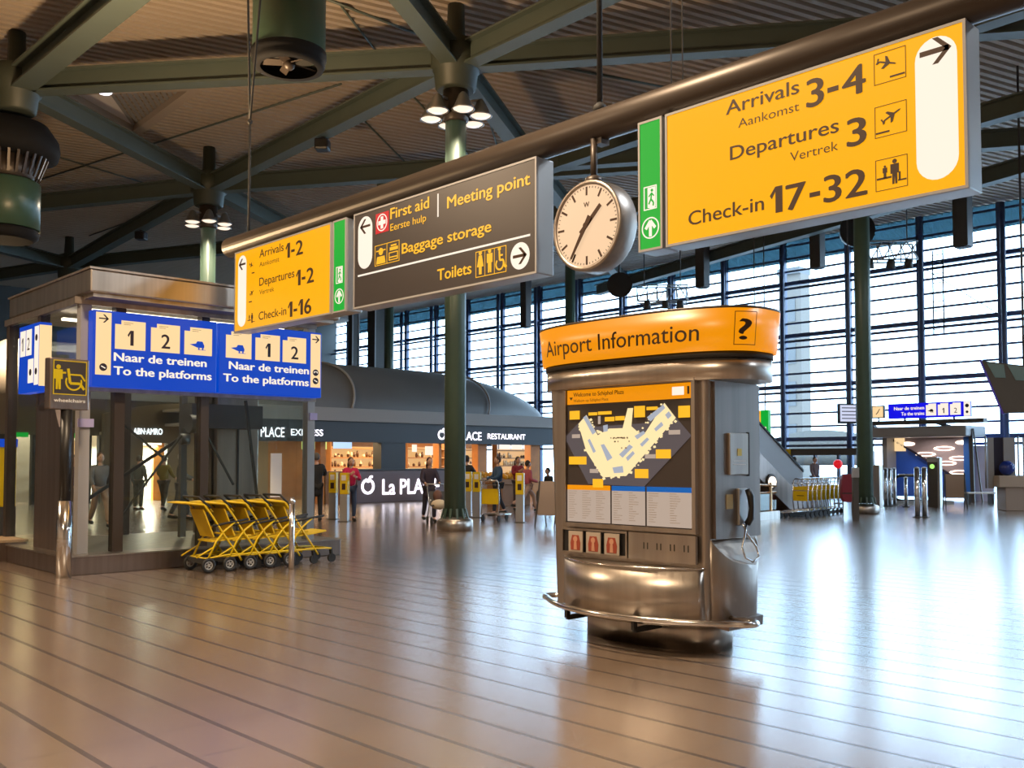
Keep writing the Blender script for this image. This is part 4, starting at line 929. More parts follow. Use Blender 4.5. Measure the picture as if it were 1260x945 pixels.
MB().box((ru(400), RB-.08, 0), (ru(500, RB), RB, 3.0)).build('rear_wall_panel', 'wood_brown', Rs)
for (a, b) in ((ru(470), ru(500)),): MB().box((a, RV+.05, 0), (b, RV+.6, 2.3)).build('dark_pillar', 'dark_pillar', Rs)
MB().box((ru(437), RV-.12, 0), (ru(549), RV+.75, 1.22)).build('counter', 'counter_mauve', Rs, bevel=.02); MB().box((ru(436), RV-.16, 1.22), (ru(550), RV+.8, 1.28)).build('counter_top', 'fascia', Rs)
MB().box((ru(405), RV+.3, 0), (ru(437), RV+.7, 1.2)).build('counter', 'wood_brown', Rs)
for a, b in ((400, 406), (594, 605), (659, 670), (546, 549)): MB().box((ru(a), RV+.3, 0), (ru(b), RV+.7, 2.95)).build('orange_pillar', 'wood_orange', Rs)
# shelves and screens at the back
for x0, x1, vv in ((408, 468, 34.5), (502, 547, 34.5), (552, 592, 36.5), (612, 655, 37)):
    a, b = ru(x0, vv), ru(x1, vv); mb = MB()
    for z in (.9, 1.3, 1.7, 2.1): mb.box((a, vv, z), (b, vv+.35, z+.05))
    mb.box((a-.05, vv, 0), (a, vv+.35, 2.5)); mb.box((b, vv, 0), (b+.05, vv+.35, 2.5)); sh = mb.build('shelf_unit', 'wood_brown', Rs)
    MB().box((a, vv+.28, .9), (b, vv+.34, 2.2)).build('shelf_glow_panel', 'warm_lit', sh); rnd = random.Random(int(x0))  # emissive panel added for a warm glow behind the goods
    for nm_ in ('jar_dark', 'jar_pale'):
        mb = MB()
        for z in (.95, 1.35, 1.75):
            xx = a+.1
            while xx < b-.1:
                if rnd.random() < .45: hh = rnd.uniform(.12, .28); mb.lathe([(.05, z), (.065, z+hh*.5), (.05, z+hh*.8), (.03, z+hh)], (xx, vv+.12, 0), 8)
                xx += .16
        tag(mb.build('shelf_goods', nm_, sh), kind='stuff')
M['screen_a'] = glow('screen_a', (.45, .65, .9), 1.2); M['screen_b'] = glow('screen_b', (.75, .85, .25), 1.0)
for x0, x1, y0, y1, m_ in ((411, 433, 543, 552, 'screen_a'), (372, 388, 543, 553, 'screen_b'), (389, 402, 543, 553, 'screen_b'), (508, 513, 547, 556, 'white_lit'), (524, 533, 549, 560, 'white_lit'), (583, 592, 547, 560, 'white_lit')):
    a, b = atY(x0, y0, 32.6), atY(x1, y1, 32.6); MB().box((a.x, 32.6, b.z), (b.x, 32.66, a.z)).build('menu_screen', m_, Rs)
mb = MB()
for x0, x1 in ((606, 613), (615, 628), (630, 643), (645, 657)): a, b = atY(x0, 546, 37.7), atY(x1, 575, 37.7); mb.box((a.x, 37.7, b.z), (b.x, 37.76, a.z))
mb.build('rear_window', 'white_lit', Rs)  # daylight put in as a glow of the window panels
lamp('kitchen_light', 'AREA', (ru(430), 33, 2.9), K_SHOP, WARM2, 2.5, parent=Rs); lamp('kitchen_light', 'AREA', (ru(525), 33, 2.9), K_SHOP, WARM2, 2.5, parent=Rs); lamp('hall_light', 'AREA', (ru(630), 34, 2.9), K_SHOP*1.6, WARM, 3, parent=Rs)
# vault: extruded quarter arch with an elliptical right hand end
va, vb, vz, vh = ru(380, 31.2), ru(694, 31.2), 3.55, 2.25; vmid = ru(520, 34); P = []
for i in range(29):
    t_ = i/28; x = va-9+(vmid+9-va)*min(1, t_*2) if t_ < .5 else vmid+(vb-vmid)*math.sin((t_-.5)*PI); k = 1. if t_ < .5 else math.cos((t_-.5)*PI); k = max(k, .001)
    P.append([(x, 31.2+(1-math.cos(a))*5.2*1.0+(1-k)*1.6, vz+vh*math.sin(a)*k**.55) for a in [PI*j/20 for j in range(21)]])
MB().grid(P).build('vault_roof', 'vault', Rs)
mb = MB()
for xs in (ru(432, 31.2), ru(600, 31.2)): mb.tube([(xs+.9*math.sin(a), 31.15+(1-math.cos(a))*5.2, vz+.03+vh*math.sin(a)*(1 if xs < vmid else math.sqrt(max(.05, 1-((xs-vmid)/(vb-vmid))**2))**.55)) for a in [PI/2*j/14 for j in range(15)]], .05, 6)
mb.build('vault_seam', 'grey_paint', Rs); MB().cyl((va-2, 31.15, vz+.02), (vb, 31.15, vz+.02), .05, n=6).build('vault_base_seam', 'fascia_pale', Rs)
# lettering
f = RV-.03
def apple(mb, x, z, s, y): mb.ring(x, z, .5*s, .15*s, y, .03, 24, PI*.62, PI*2.38); mb.line([(x-.02*s, z+.30*s), (x+.22*s, z+.62*s), (x+.36*s, z+.60*s)], .14*s, y, .03); mb.line([(x-.18*s, z+.46*s), (x, z+.28*s), (x+.2*s, z+.42*s)], .13*s, y, .03)
def u_txt(parent, s, x0, x1, ybase, h, y, nm='lettering', bold=.014):
    p = atY(x0, ybase, y); q = atY(x1, ybase, y); mb = MB(); mb.text(s, p.x, p.z, h, y, 'l', width=q.x-p.x, bold=bold); return mb.build(nm, 'letter_lit', parent)
u_txt(Rs, 'RESTAURANT', 600, 646.5, 540, .24, f); u_txt(Rs, 'EXPRESS', 358, 397.5, 535.5, .24, f); u_txt(Rs, 'La PLACE', 552, 592.5, 541, .36, f); u_txt(Rs, 'La PLACE', 308, 350, 537, .36, f)
mb = MB(); p = atY(544, 535, f); apple(mb, p.x, p.z, .40, f); p = atY(299, 530, f); apple(mb, p.x, p.z, .40, f); mb.build('apple_logo', 'letter_lit', Rs)
f2 = RV-.15
u_txt(Rs, 'La PLACE', 470.5, 541, 608.5, .62, f2, bold=.02); mb = MB(); p = atY(453, 598.5, f2); apple(mb, p.x, p.z, .60, f2); mb.build('apple_logo', 'letter_lit', Rs)
# fruit displays
M['fruit'] = mat('fruit', (.85, .42, .03), .5)
for (x, y, lab) in ((626, 622, 'crate of orange fruit at the restaurant entrance, behind the blue jacketed man'), (590, 618, 'crate of orange fruit beside the orange pillar in the restaurant')):
    p = atZ(x, y); t = thing('fruit_stand', lab, 'fruit stand', (p.x, p.y, 0)); mb = MB(); mb.box((-.7, -.4, 0), (.7, .4, .75)); mb.box((-.75, -.45, .75), (.75, .45, .95)); mb.build('crate', 'wood_brown', t, bevel=.02)
    mb = MB(); rnd = random.Random(2)
    for k in range(40): mb.sphere((rnd.uniform(-.66, .66), rnd.uniform(-.36, .36), .97+rnd.uniform(0, .14)), .085, 8, 6)
    o_ = mb.build('fruit', 'fruit', t); o_['kind'] = 'stuff'

# bank shop seen through the lift, and the shop row left of it
BV = 37.0
bu = lambda x, y=560: atY(x, y, BV).x
Bk = thing('bank_shop', 'grey rounded bank front with lit letters seen through the glass lift', 'shop', (0, 0, 0)); Bk['kind'] = 'structure'
M['bank_wall'] = mat('bank_wall', (.17, .155, .13), .6)
b0, b1, d0, d1 = bu(128), bu(330), bu(176), bu(206)
zt = atY(190, 498, BV).z; zd = atY(190, 545, BV).z
mb = MB(); mb.box((b0, BV, 0), (d0, BV+.3, zd)); mb.box((d1, BV, 0), (b1, BV+.3, zd)); mb.box((b0, BV, zd), (b1, BV+.3, zt-.7)); n = 14
P = [(b0, zt-.7)]+[(b0+(b1-b0)*i/n, zt-.7+.8*math.sin(PI*(.12+.76*i/n))) for i in range(n+1)]+[(b1, zt-.7)]; mb.poly([(x, z) for x, z in P], BV, .3); mb.build('front_wall', 'bank_wall', Bk)
M['room_white'] = mat('room_white', (.7, .68, .62), .6); mb = MB(); mb.box((b0, BV+3, 0), (b1, BV+3.2, zd+.4)); mb.box((b0, BV+.3, zd+.3), (b1, BV+3.2, zd+.4)); mb.build('room', 'room_white', Bk)
lamp('bank_light', 'AREA', ((d0+d1)/2, BV+1.6, zd-.1), 900, (1, .95, .8), 1.6, parent=Bk)
MB().box((d0-.2, BV+1.0, zd-.06), (d1+.2, BV+2.4, zd+.1)).build('ceiling_light', 'lamp_lit', Bk)
p0, p1 = atY(164, 534, BV-.05), atY(200, 534, BV-.05); mb = MB(); mb.text('ABN·AMRO', p0.x, p0.z, .24, BV-.05, 'l', width=p1.x-p0.x, bold=.03); mb.build('lettering', 'letter_lit', Bk); mb = MB(); q_ = p0.x-.1; mb.poly([(q_-.3, p0.z), (q_-.05, p0.z), (q_-.02, p0.z+.2), (q_-.17, p0.z+.34), (q_-.32, p0.z+.2)], BV-.05, .03); mb.build('shield_logo', 'cool_lit', Bk)
p = atZ(183, 612); t = thing('cash_machine', 'dark blue screen terminal standing in the bright bank doorway', 'terminal', (p.x, p.y-.3, 0)); MB().box((-.25, -.2, 0), (.25, .2, 1.05)).build('cabinet', 'grey_paint', t); MB().box((-.3, -.12, 1.05), (.3, .12, 2.0)).build('screen_head', 'navy', t); MB().rect(-.22, 1.78, .22, 1.9, -.126, .01).build('screen', 'cool_lit', t); MB().rect(-.22, .5, .22, .9, -.206, .01).build('green_panel', 'screen_b', t)
# shops on the far left
SV = 37.5
su_ = lambda x: atY(x, 560, SV).x
Sh = thing('shop_row', 'row of warm lit shops with green strips behind the lift at far left', 'shop', (0, 0, 0)); Sh['kind'] = 'structure'
mb = MB(); mb.box((su_(-60), SV, 2.55), (su_(128), SV+.3, 3.9)); mb.box((su_(-60), SV+2.6, 0), (su_(128), SV+2.8, 3.9)); mb.box((su_(-60), SV, 3.9), (su_(128), SV+2.8, 4.0)); mb.build('front_wall', 'bank_wall', Sh)
mb = MB(); mb.box((su_(8), SV-.03, 2.45), (su_(34), SV, 2.62)); mb.box((su_(75), SV-.03, 2.45), (su_(105), SV, 2.62)); mb.build('green_strip', 'green_lit', Sh)
mb = MB(); mb.box((su_(112), SV+2.5, .2), (su_(133), SV+2.58, 2.4)); mb.box((su_(20), SV+2.5, .5), (su_(36), SV+2.58, 2.4)); mb.build('lit_display', 'warm_lit', Sh)
mb = MB()
for x in (-20, 3, 45, 70, 108, 127): mb.box((su_(x)-.15, SV+.02, 0), (su_(x)+.15, SV+.28, 2.55))
mb.build('shop_pillar', 'dark_pillar', Sh)
mb = MB()
for z in (.6, 1.1, 1.6, 2.1): mb.box((su_(76), SV+2.2, z), (su_(106), SV+2.55, z+.06))
mb.build('shelf', 'wood_brown', Sh); lamp('shop_light', 'AREA', (su_(60), SV+1.4, 3.7), K_SHOP*1.5, WARM, 2.5, parent=Sh)

# ------------------------------------------------------------------ people
def skin_mesh(verts, edges, sub=1):
    """verts: name -> (pos, rx, ry); returns (vertices, faces)"""
    names = list(verts); idx = {n: i for i, n in enumerate(names)}
    me = bpy.data.meshes.new('sk'); me.from_pydata([verts[n][0] for n in names], [(idx[a], idx[b]) for a, b in edges], [])
    o = bpy.data.objects.new('sk', me); COL.objects.link(o); m = o.modifiers.new('skin', 'SKIN'); m.use_smooth_shade = True
    for i, n in enumerate(names):
        sv = me.skin_vertices[0].data[i]; sv.radius = (verts[n][1], verts[n][2]); sv.use_root = (i == 0)
    s_ = o.modifiers.new('sub', 'SUBSURF'); s_.levels = sub; s_.render_levels = sub
    dg = bpy.context.evaluated_depsgraph_get(); e = o.evaluated_get(dg); r = e.to_mesh()
    V, F = [tuple(v.co) for v in r.vertices], [tuple(p.vertices) for p in r.polygons]
    e.to_mesh_clear(); bpy.data.objects.remove(o); bpy.data.meshes.remove(me); return V, F
def face(deg):
    d = -FW; a = math.radians(deg); d = Vector((d.x*math.cos(a)-d.y*math.sin(a), d.x*math.sin(a)+d.y*math.cos(a), 0)); return math.atan2(d.y, d.x)+PI/2
CM = {}
def cmat(c):
    c = tuple(c)
    if c not in CM: CM[c] = mat('cloth', c, .8, var=.18, scale=12)
    return CM[c]
def person(label, loc, rz, h=1.75, coat=(.02, .02, .02), trousers=(.03, .03, .04), hair=(.03, .02, .015), pose=None, long_coat=False, long_hair=False, group=None):
    J = dict(pelvis=(0, 0, .95), waist=(0, 0, 1.08), chest=(0, -.01, 1.28), neck=(0, 0, 1.46), head=(0, -.015, 1.56),
             shL=(.17, 0, 1.40), elL=(.24, .02, 1.13), wrL=(.24, -.06, .89), shR=(-.17, 0, 1.40), elR=(-.24, .02, 1.13), wrR=(-.24, -.06, .89),
             hipL=(.09, 0, .90), knL=(.10, -.02, .50), anL=(.10, .02, .09), hipR=(-.09, 0, .90), knR=(-.10, -.02, .50), anR=(-.10, .02, .09))
    if pose: J.update(pose)
    J = {k: Vector(v) for k, v in J.items()}
    for s_ in 'LR':
        J['to'+s_] = J['an'+s_]+Vector((0, -.15, -.05))
    t = thing('person', label, 'person', loc, rz, group); t.scale = (h/1.75,)*3
    # body: one continuous surface with head and fingered hands
    B = {'pelvis': (J['pelvis'], .12, .09), 'waist': (J['waist'], .11, .08), 'chest': (J['chest'], .13, .09), 'neck': (J['neck'], .055, .055), 'head0': (J['head'], .06, .065)}
    E = [('pelvis', 'waist'), ('waist', 'chest'), ('chest', 'neck'), ('neck', 'head0')]
    for s_, q in (('L', 1), ('R', -1)):
        B['sh'+s_] = (J['sh'+s_], .055, .055); B['el'+s_] = (J['el'+s_], .042, .042); B['wr'+s_] = (J['wr'+s_], .028, .028)
        d = (J['wr'+s_]-J['el'+s_]).normalized(); sd = d.cross(Vector((1, 0, 0))); sd = sd.normalized() if sd.length > .1 else Vector((0, 1, 0)); nn = sd.cross(d)
        B['pa'+s_] = (J['wr'+s_]+d*.06, .036, .022); E += [('chest', 'sh'+s_), ('sh'+s_, 'el'+s_), ('el'+s_, 'wr'+s_), ('wr'+s_, 'pa'+s_)]
        for k, (off, L) in enumerate(((-.030, .066), (-.010, .078), (.010, .074), (.030, .058))):
            a = J['wr'+s_]+d*.09+sd*off; B[f'fa{s_}{k}'] = (a, .010, .010); B[f'fb{s_}{k}'] = (a+d*L*.55-nn*.012*q, .009, .009); B[f'fc{s_}{k}'] = (a+d*L*.9-nn*.035*q, .007, .007)
            E += [('pa'+s_, f'fa{s_}{k}'), (f'fa{s_}{k}', f'fb{s_}{k}'), (f'fb{s_}{k}', f'fc{s_}{k}')]
        a = J['wr'+s_]+d*.04-sd*.04; B['ta'+s_] = (a, .012, .012); B['tb'+s_] = (a+d*.04-sd*.018, .009, .009); E += [('wr'+s_, 'ta'+s_), ('ta'+s_, 'tb'+s_)]
        B['hip'+s_] = (J['hip'+s_], .075, .075); B['kn'+s_] = (J['kn'+s_], .052, .052); B['an'+s_] = (J['an'+s_], .036, .036); B['to'+s_] = (J['to'+s_], .035, .025)
        E += [('pelvis', 'hip'+s_), ('hip'+s_, 'kn'+s_), ('kn'+s_, 'an'+s_), ('an'+s_, 'to'+s_)]
    mb = MB(); V, F = skin_mesh(B, E, 1); mb.add(V, F, True)
    hc = J['head']+Vector((0, -.01, .075)); n0 = len(mb.v); mb.sphere(hc, (.075, .095, .118), 16, 12)
    for i in range(n0, len(mb.v)):
        x, y, z = mb.v[i]
        if y < hc.y-.06 and abs(x-hc.x) < .02 and abs(z-hc.z+.01) < .035: y -= .022
        if y < hc.y-.05 and abs(z-hc.z-.015) < .02 and .015 < abs(x-hc.x) < .05: y += .01
        if z < hc.z-.06: x = hc.x+(x-hc.x)*.85
        mb.v[i] = (x, y, z)
    for q in (-1, 1): mb.sphere(hc+Vector((q*.077, .005, -.005)), (.012, .022, .032), 8, 6)
    mb.build('body', 'skin', t)
    mb = MB()
    for q in (-1, 1): mb.sphere(hc+Vector((q*.03, -.083, .012)), (.011, .007, .008), 6, 5)
    mb.build('eyes', 'matte_black', t); MB().sphere(hc+Vector((0, -.078, -.058)), (.024, .008, .007), 8, 5).build('mouth', cmat((.35, .12, .10)), t)
    # hair
    mb = MB(); n0 = 0; mb.sphere(hc+Vector((0, .018, .022)), (.085, .098, .112), 14, 10)
    for i in range(len(mb.v)):
        x, y, z = mb.v[i]
        if y < hc.y-.03 and z < hc.z+.055: mb.v[i] = (hc.x+(x-hc.x)*.9, hc.y-.02, z if z > hc.z-.05 else hc.z-.05)
    if long_hair: mb.tube([hc+Vector((0, .06, .02)), hc+Vector((0, .085, -.1)), hc+Vector((0, .09, -.24))], [.07, .085, .06], 12)
    mb.build('hair', cmat(hair), t)
    # coat
    B = {'pelvis': (J['pelvis']-Vector((0, 0, .02)), .165, .125), 'waist': (J['waist'], .155, .115), 'chest': (J['chest'], .165, .12), 'collar': (J['neck']-Vector((0, 0, .02)), .075, .07)}; E = [('pelvis', 'waist'), ('waist', 'chest'), ('chest', 'collar')]
    if long_coat:
        m_ = (J['knL']+J['knR'])/2; B['hem'] = (J['pelvis'].lerp(m_, .75), .185, .15); E.append(('pelvis', 'hem'))
    for s_ in 'LR': B['sh'+s_] = (J['sh'+s_], .08, .08); B['el'+s_] = (J['el'+s_], .062, .062); B['cf'+s_] = (J['wr'+s_].lerp(J['el'+s_], .08), .048, .048); E += [('chest', 'sh'+s_), ('sh'+s_, 'el'+s_), ('el'+s_, 'cf'+s_)]
    V, F = skin_mesh(B, E, 1); mb = MB(); mb.add(V, F, True); mb.build('coat', cmat(coat), t)
    B = {'pelvis': (J['pelvis'], .14, .11)}; E = []
    for s_ in 'LR': B['hip'+s_] = (J['hip'+s_], .10, .10); B['kn'+s_] = (J['kn'+s_], .072, .072); B['an'+s_] = (J['an'+s_]+Vector((0, 0, .02)), .058, .058); E += [('pelvis', 'hip'+s_), ('hip'+s_, 'kn'+s_), ('kn'+s_, 'an'+s_)]
    V, F = skin_mesh(B, E, 1); mb = MB(); mb.add(V, F, True); mb.build('trousers', cmat(trousers), t)
    for s_ in 'LR':
        a, b = J['an'+s_], J['to'+s_]; mb = MB(); mb.tube([a+Vector((0, .06, -.045)), a+Vector((0, .0, -.035)), b+Vector((0, .02, -.005)), b+Vector((0, -.06, -.015))], [.035, .05, .045, .02], 10); mb.build('shoe', 'matte_black', t)
    return t
fl = lambda x, y: atZ(x, y)
phone = dict(elR=(-.24, -.10, 1.18), wrR=(-.10, -.30, 1.30), elL=(.25, -.06, 1.14), wrL=(.08, -.28, 1.22))
walk = dict(knL=(.10, -.22, .54), anL=(.10, -.34, .12), knR=(-.10, .10, .48), anR=(-.10, .36, .18), elL=(.24, .12, 1.15), wrL=(.24, .12, .92), elR=(-.24, -.10, 1.16), wrR=(-.22, -.26, .98))
stride = dict(knL=(.10, -.30, .60), anL=(.10, -.38, .16), knR=(-.10, .24, .52), anR=(-.10, .62, .34), wrL=(.24, .15, .95), wrR=(-.2, -.3, 1.05))
push = dict(elL=(.23, -.08, 1.15), wrL=(.20, -.34, 1.06), elR=(-.23, -.08, 1.15), wrR=(-.20, -.34, 1.06), knL=(.10, -.14, .52), anL=(.10, -.16, .09), knR=(-.10, .08, .49), anR=(-.10, .24, .14))
sit = dict(pelvis=(0, 0, .52), waist=(0, 0, .66), chest=(0, -.04, .88), neck=(0, -.05, 1.05), head=(0, -.07, 1.15), shL=(.17, -.03, 1.0), shR=(-.17, -.03, 1.0), elL=(.23, -.05, .74), elR=(-.23, -.05, .74), wrL=(.14, -.28, .66), wrR=(-.14, -.28, .66), hipL=(.09, -.02, .50), hipR=(-.09, -.02, .50), knL=(.10, -.42, .50), knR=(-.10, -.42, .50), anL=(.10, -.42, .09), anR=(-.10, -.42, .09))
person('person in a long black coat seen from behind, beside the yellow ticket posts', fl(389, 641), face(200), 1.80, (.012, .012, .014), (.012, .012, .014), (.10, .09, .08), phone, True)
person('person in a magenta jacket and blue jeans, standing by the counter letters', fl(431, 641), face(25), 1.68, (.50, .008, .07), (.04, .065, .13), (.05, .03, .02), phone, False, True)
person('person in a dark coat pushing a pushchair, just left of the nearest column', fl(528, 642), face(20), 1.68, (.035, .025, .045), (.03, .025, .04), (.05, .02, .02), push, True, True)
person('person in black behind the nearest column, right side showing', fl(574, 632), face(150), 1.75, (.015, .015, .016), (.02, .02, .03), (.03, .02, .02), phone)
person('person in a blue jacket standing at a luggage cart before the restaurant', fl(613, 634), face(-70), 1.72, (.03, .07, .14), (.02, .025, .035), (.06, .04, .03), push)
person('person in a dark red top behind the yellow ticket post right of the cart', fl(637, 628), face(30), 1.72, (.25, .02, .03), (.05, .03, .03), (.05, .04, .03), phone)
person('person in a pink top and pale trousers striding away by the restaurant door', fl(649, 630)-Vector((0, 0, .06)), face(120), 1.66, (.45, .10, .12), (.45, .30, .24), (.04, .03, .02), stride)
pB = fl(676, 622); person('person in black sitting at the restaurant edge, next to the folding board', pB, face(-60), 1.75, (.02, .022, .024), (.03, .03, .035), (.02, .015, .01), sit)
t = thing('stool', 'dark seat block under the sitting person at the restaurant edge', 'stool', (pB.x, pB.y, 0), face(-60)); MB().box((-.22, -.16, .36), (.22, .2, .40)).build('seat', 'dark_grey', t, bevel=.015); MB().lathe([(.18, 0), (.15, .05), (.05, .1), (.05, .36)], (0, .02, 0), 14).build('pedestal', 'dark_grey', t)
person('grey clothed person left of the bank terminal, seen through the lift', fl(170, 628), face(170), 1.76, (.13, .14, .13), (.08, .09, .08), (.10, .09, .08))
person('person in olive in the bank doorway right of the terminal, seen through the lift', fl(201, 629), face(170), 1.76, (.18, .14, .03), (.06, .05, .04), (.05, .04, .03), push)
person('white haired person in grey, seen through the lift', fl(222, 640), face(100), 1.80, (.10, .10, .10), (.08, .08, .09), (.45, .43, .40), push)
person('grey clothed person walking before the warm shop, seen through the lift', fl(122, 650), face(40), 1.78, (.16, .15, .16), (.34, .22, .16), (.12, .05, .02), walk)
person('person in purple behind the wheelchair post at far left', fl(92, 645), face(-30), 1.74, (.06, .03, .10), (.30, .22, .15), (.03, .02, .02))
person('distant person in blue by the glass doors, above the luggage carts', fl(978, 616), face(160), 1.75, (.05, .08, .25), (.03, .03, .06), (.05, .04, .03))
person('distant person in grey by the glass doors, left of the red balloon', fl(1003, 615), face(20), 1.75, (.20, .16, .18), (.04, .04, .07), (.05, .04, .03), walk)

# pushchair with cream blanket
p = fl(539, 645); t = thing('pushchair', 'pushchair with a cream blanket in front of the dark coated person', 'pushchair', (p.x, p.y, 0), face(15)); mb = MB()
for s_ in (-.22, .22): mb.tube([(s_, .38, 1.0), (s_, .10, .60), (s_, -.30, .12)], .014, 8); mb.tube([(s_, .30, .12), (s_, .0, .50), (s_, -.15, .62)], .014, 8)
mb.cyl((-.22, .38, 1.0), (.22, .38, 1.0), .018, n=8); mb.build('frame', 'alu', t)
MB().add([(-.2, .15, .82), (.2, .15, .82), (.2, .05, .48), (-.2, .05, .48), (.2, -.25, .48), (-.2, -.25, .48)], [(0, 1, 2, 3), (3, 2, 4, 5)]).build('seat', 'dark_grey', t, solid=.04)
MB().sphere((0, -.12, .50), (.21, .20, .13), 12, 8).build('blanket', mat('cream', (.62, .52, .38), .9), t); MB().sphere((0, .06, .72), (.12, .11, .14), 12, 8).build('hood', cmat((.16, .08, .06)), t)
for s_ in (-.22, .22):
    for y in (-.30, .30): MB().cyl((s_-.02, y, .10), (s_+.02, y, .10), .10, n=16).build('wheel', 'rubber', t)
# ticket check posts
TP = None
for (x, y, lab) in ((410, 639, 'yellow topped ticket post left of the magenta jacket, left of two'), (424, 642, 'yellow topped ticket post touching the magenta jacket'), (576, 636, 'yellow topped ticket post just right of the nearest column'), (587, 637, 'yellow topped ticket post between the nearest column and the cart'), (640, 643, 'yellow topped ticket post before the person in dark red')):
    p = fl(x, y)
    if TP is None:
        TP = thing('ticket_post', lab, 'ticket post', (p.x, p.y, 0), RZ_U+.6, 'yellow ticket check posts')
        MB().box((-.10, -.08, 0), (.10, .08, .72)).build('column', 'alu', TP); MB().box((-.105, -.085, .72), (.105, .085, 1.28)).build('reader_head', 'yellow', TP, bevel=.01)
        MB().rect(-.06, 1.08, .06, 1.22, -.09, .006).build('card_pad', 'white', TP); MB().rect(-.05, .84, .05, 1.0, -.089, .005).build('print', 'ink', TP); MB().box((-.14, -.12, 0), (.14, .12, .02)).build('foot_plate', 'dark_grey', TP)
    else: dup(TP, (p.x, p.y, 0), None, lab)
# luggage carts
def make_cart(lab, loc, rz, group):
    t = thing('luggage_cart', lab, 'luggage cart', loc, rz, group); mb = MB()
    for s_ in (-.26, .26): mb.tube([(s_, .40, .18), (s_, .34, .60), (s_, .40, 1.02), (s_, .46, 1.08)], .018, 8); mb.tube([(s_, .40, .18), (s_*.8, -.1, .18), (s_*.45, -.50, .16)], .016, 8)
    mb.cyl((-.26, .46, 1.08), (.26, .46, 1.08), .022, n=8); mb.cyl((-.26, .36, .75), (.26, .36, .75), .012, n=8); mb.cyl((-.12, -.5, .16), (.12, -.5, .16), .016, n=8)
    for k in range(4): mb.cyl((-.22, .3-k*.2, .2), (.22, .3-k*.2, .2), .01, n=6)
    mb.build('frame', 'chrome', t)
    MB().box((-.25, .36, .46), (.25, .385, .86)).build('sign_panel', 'yellow', t); MB().rect(-.12, .6, .12, .62, .355, .004).build('print', 'ink', t)
    mb = MB(); mb.tube([(-.24, .42, .86), (-.24, .30, .96), (.24, .30, .96), (.24, .42, .86)], .010, 6); mb.build('basket_rim', 'chrome', t)
    for x, y in ((-.24, .34), (.24, .34), (0, -.48)): mb = MB(); mb.cyl((x-.02, y, .075), (x+.02, y, .075), .075, n=16); mb.bar((x, y, .08), (x, y, .18), .05, .03); mb.build('wheel', 'rubber', t)
    return t
p = fl(612, 641); make_cart('single luggage cart with a yellow panel beside the blue jacketed person', (p.x, p.y, 0), face(150), 'single luggage cart')
p = fl(975, 637); CA = make_cart('frontmost luggage cart of the nested row by the escalator', (p.x, p.y, 0), PI/2+PI-.15, 'luggage carts nested by the escalator')
for i in range(1, 9): dup(CA, (p.x+.34*i, p.y+.10*i*.5, 0), None, ('second', 'third', 'fourth', 'fifth', 'sixth', 'seventh', 'eighth', 'rearmost, ninth')[i-1]+' luggage cart from the left in the nested row by the escalator')
# folding board
p = fl(677, 648); t = thing('folding_board', 'brown folding board standing left of the information kiosk', 'folding sign', (p.x, p.y, 0), RZ_U+.3)
for s_ in (-1, 1): Mx = Matrix.Translation((0, 0, 0)) @ Matrix.Rotation(s_*.22, 4, 'X'); mb = MB(); mb.box((-.27, s_*.0-.012+s_*.24, .22), (.27, s_*.24+.012, 1.05), Matrix.Translation((0, 0, .02)) @ Matrix.Rotation(s_*.20, 4, 'X')); mb.build('board', mat('board_tan', (.34, .26, .21), .6), t)
mb = MB()
for s_ in (-1, 1):
    for x in (-.26, .26): mb.bar((x, s_*.30, 0), (x, s_*.05, 1.10), .03, .02)
mb.build('leg', 'dark_grey', t)

# ------------------------------------------------------------------ right hand side
# escalator
EV = 15.5; e0 = Vector((27.2, EV, 0)); t = thing('escalator', 'escalator with pale grey balustrade rising behind the information kiosk', 'escalator', tuple(e0))
sl = math.tan(math.radians(30)); L = 5.2
def slab(mb, y0, y1, zlo, zhi, x0=0., x1=L): mb.add([(-x, y, x*sl+z) for x in (x0, x1) for y in (y0, y1) for z in (zlo, zhi)], [(0, 1, 3, 2), (4, 6, 7, 5), (0, 4, 5, 1), (2, 3, 7, 6), (1, 5, 7, 3), (0, 2, 6, 4)])
mb = MB(); slab(mb, 0, .12, .42, 1.25); slab(mb, 1.5, 1.62, .42, 1.25); mb.build('balustrade', 'grey_paint', t)
mb = MB(); slab(mb, -.02, 1.64, -.35, .42); mb.build('truss_casing', 'steel_brown', t, bevel=.01); mb = MB(); slab(mb, -.03, .15, 1.25, 1.32); slab(mb, 1.47, 1.65, 1.25, 1.32); mb.build('handrail', 'matte_black', t)
mb = MB(); mb.box((-.1, 0, 0), (1.6, .12, 1.0)); mb.box((-.1, 1.5, 0), (1.6, 1.62, 1.0)); mb.build('newel', 'grey_paint', t)
mb = MB()
for k in range(13): mb.box((-.4*k-.4, .14, .231*k+.15), (-.4*k, 1.48, .231*k+.42))
mb.build('steps', 'dark_grey', t)
MB().box((-L-1.2, -.02, L*sl-.1), (-L, 1.64, L*sl+.3)).build('upper_landing', 'steel_brown', t); MB().box((-L-.8, .5, 0), (-L-.3, 1.1, L*sl-.1)).build('support_pier', 'grey_paint', t)
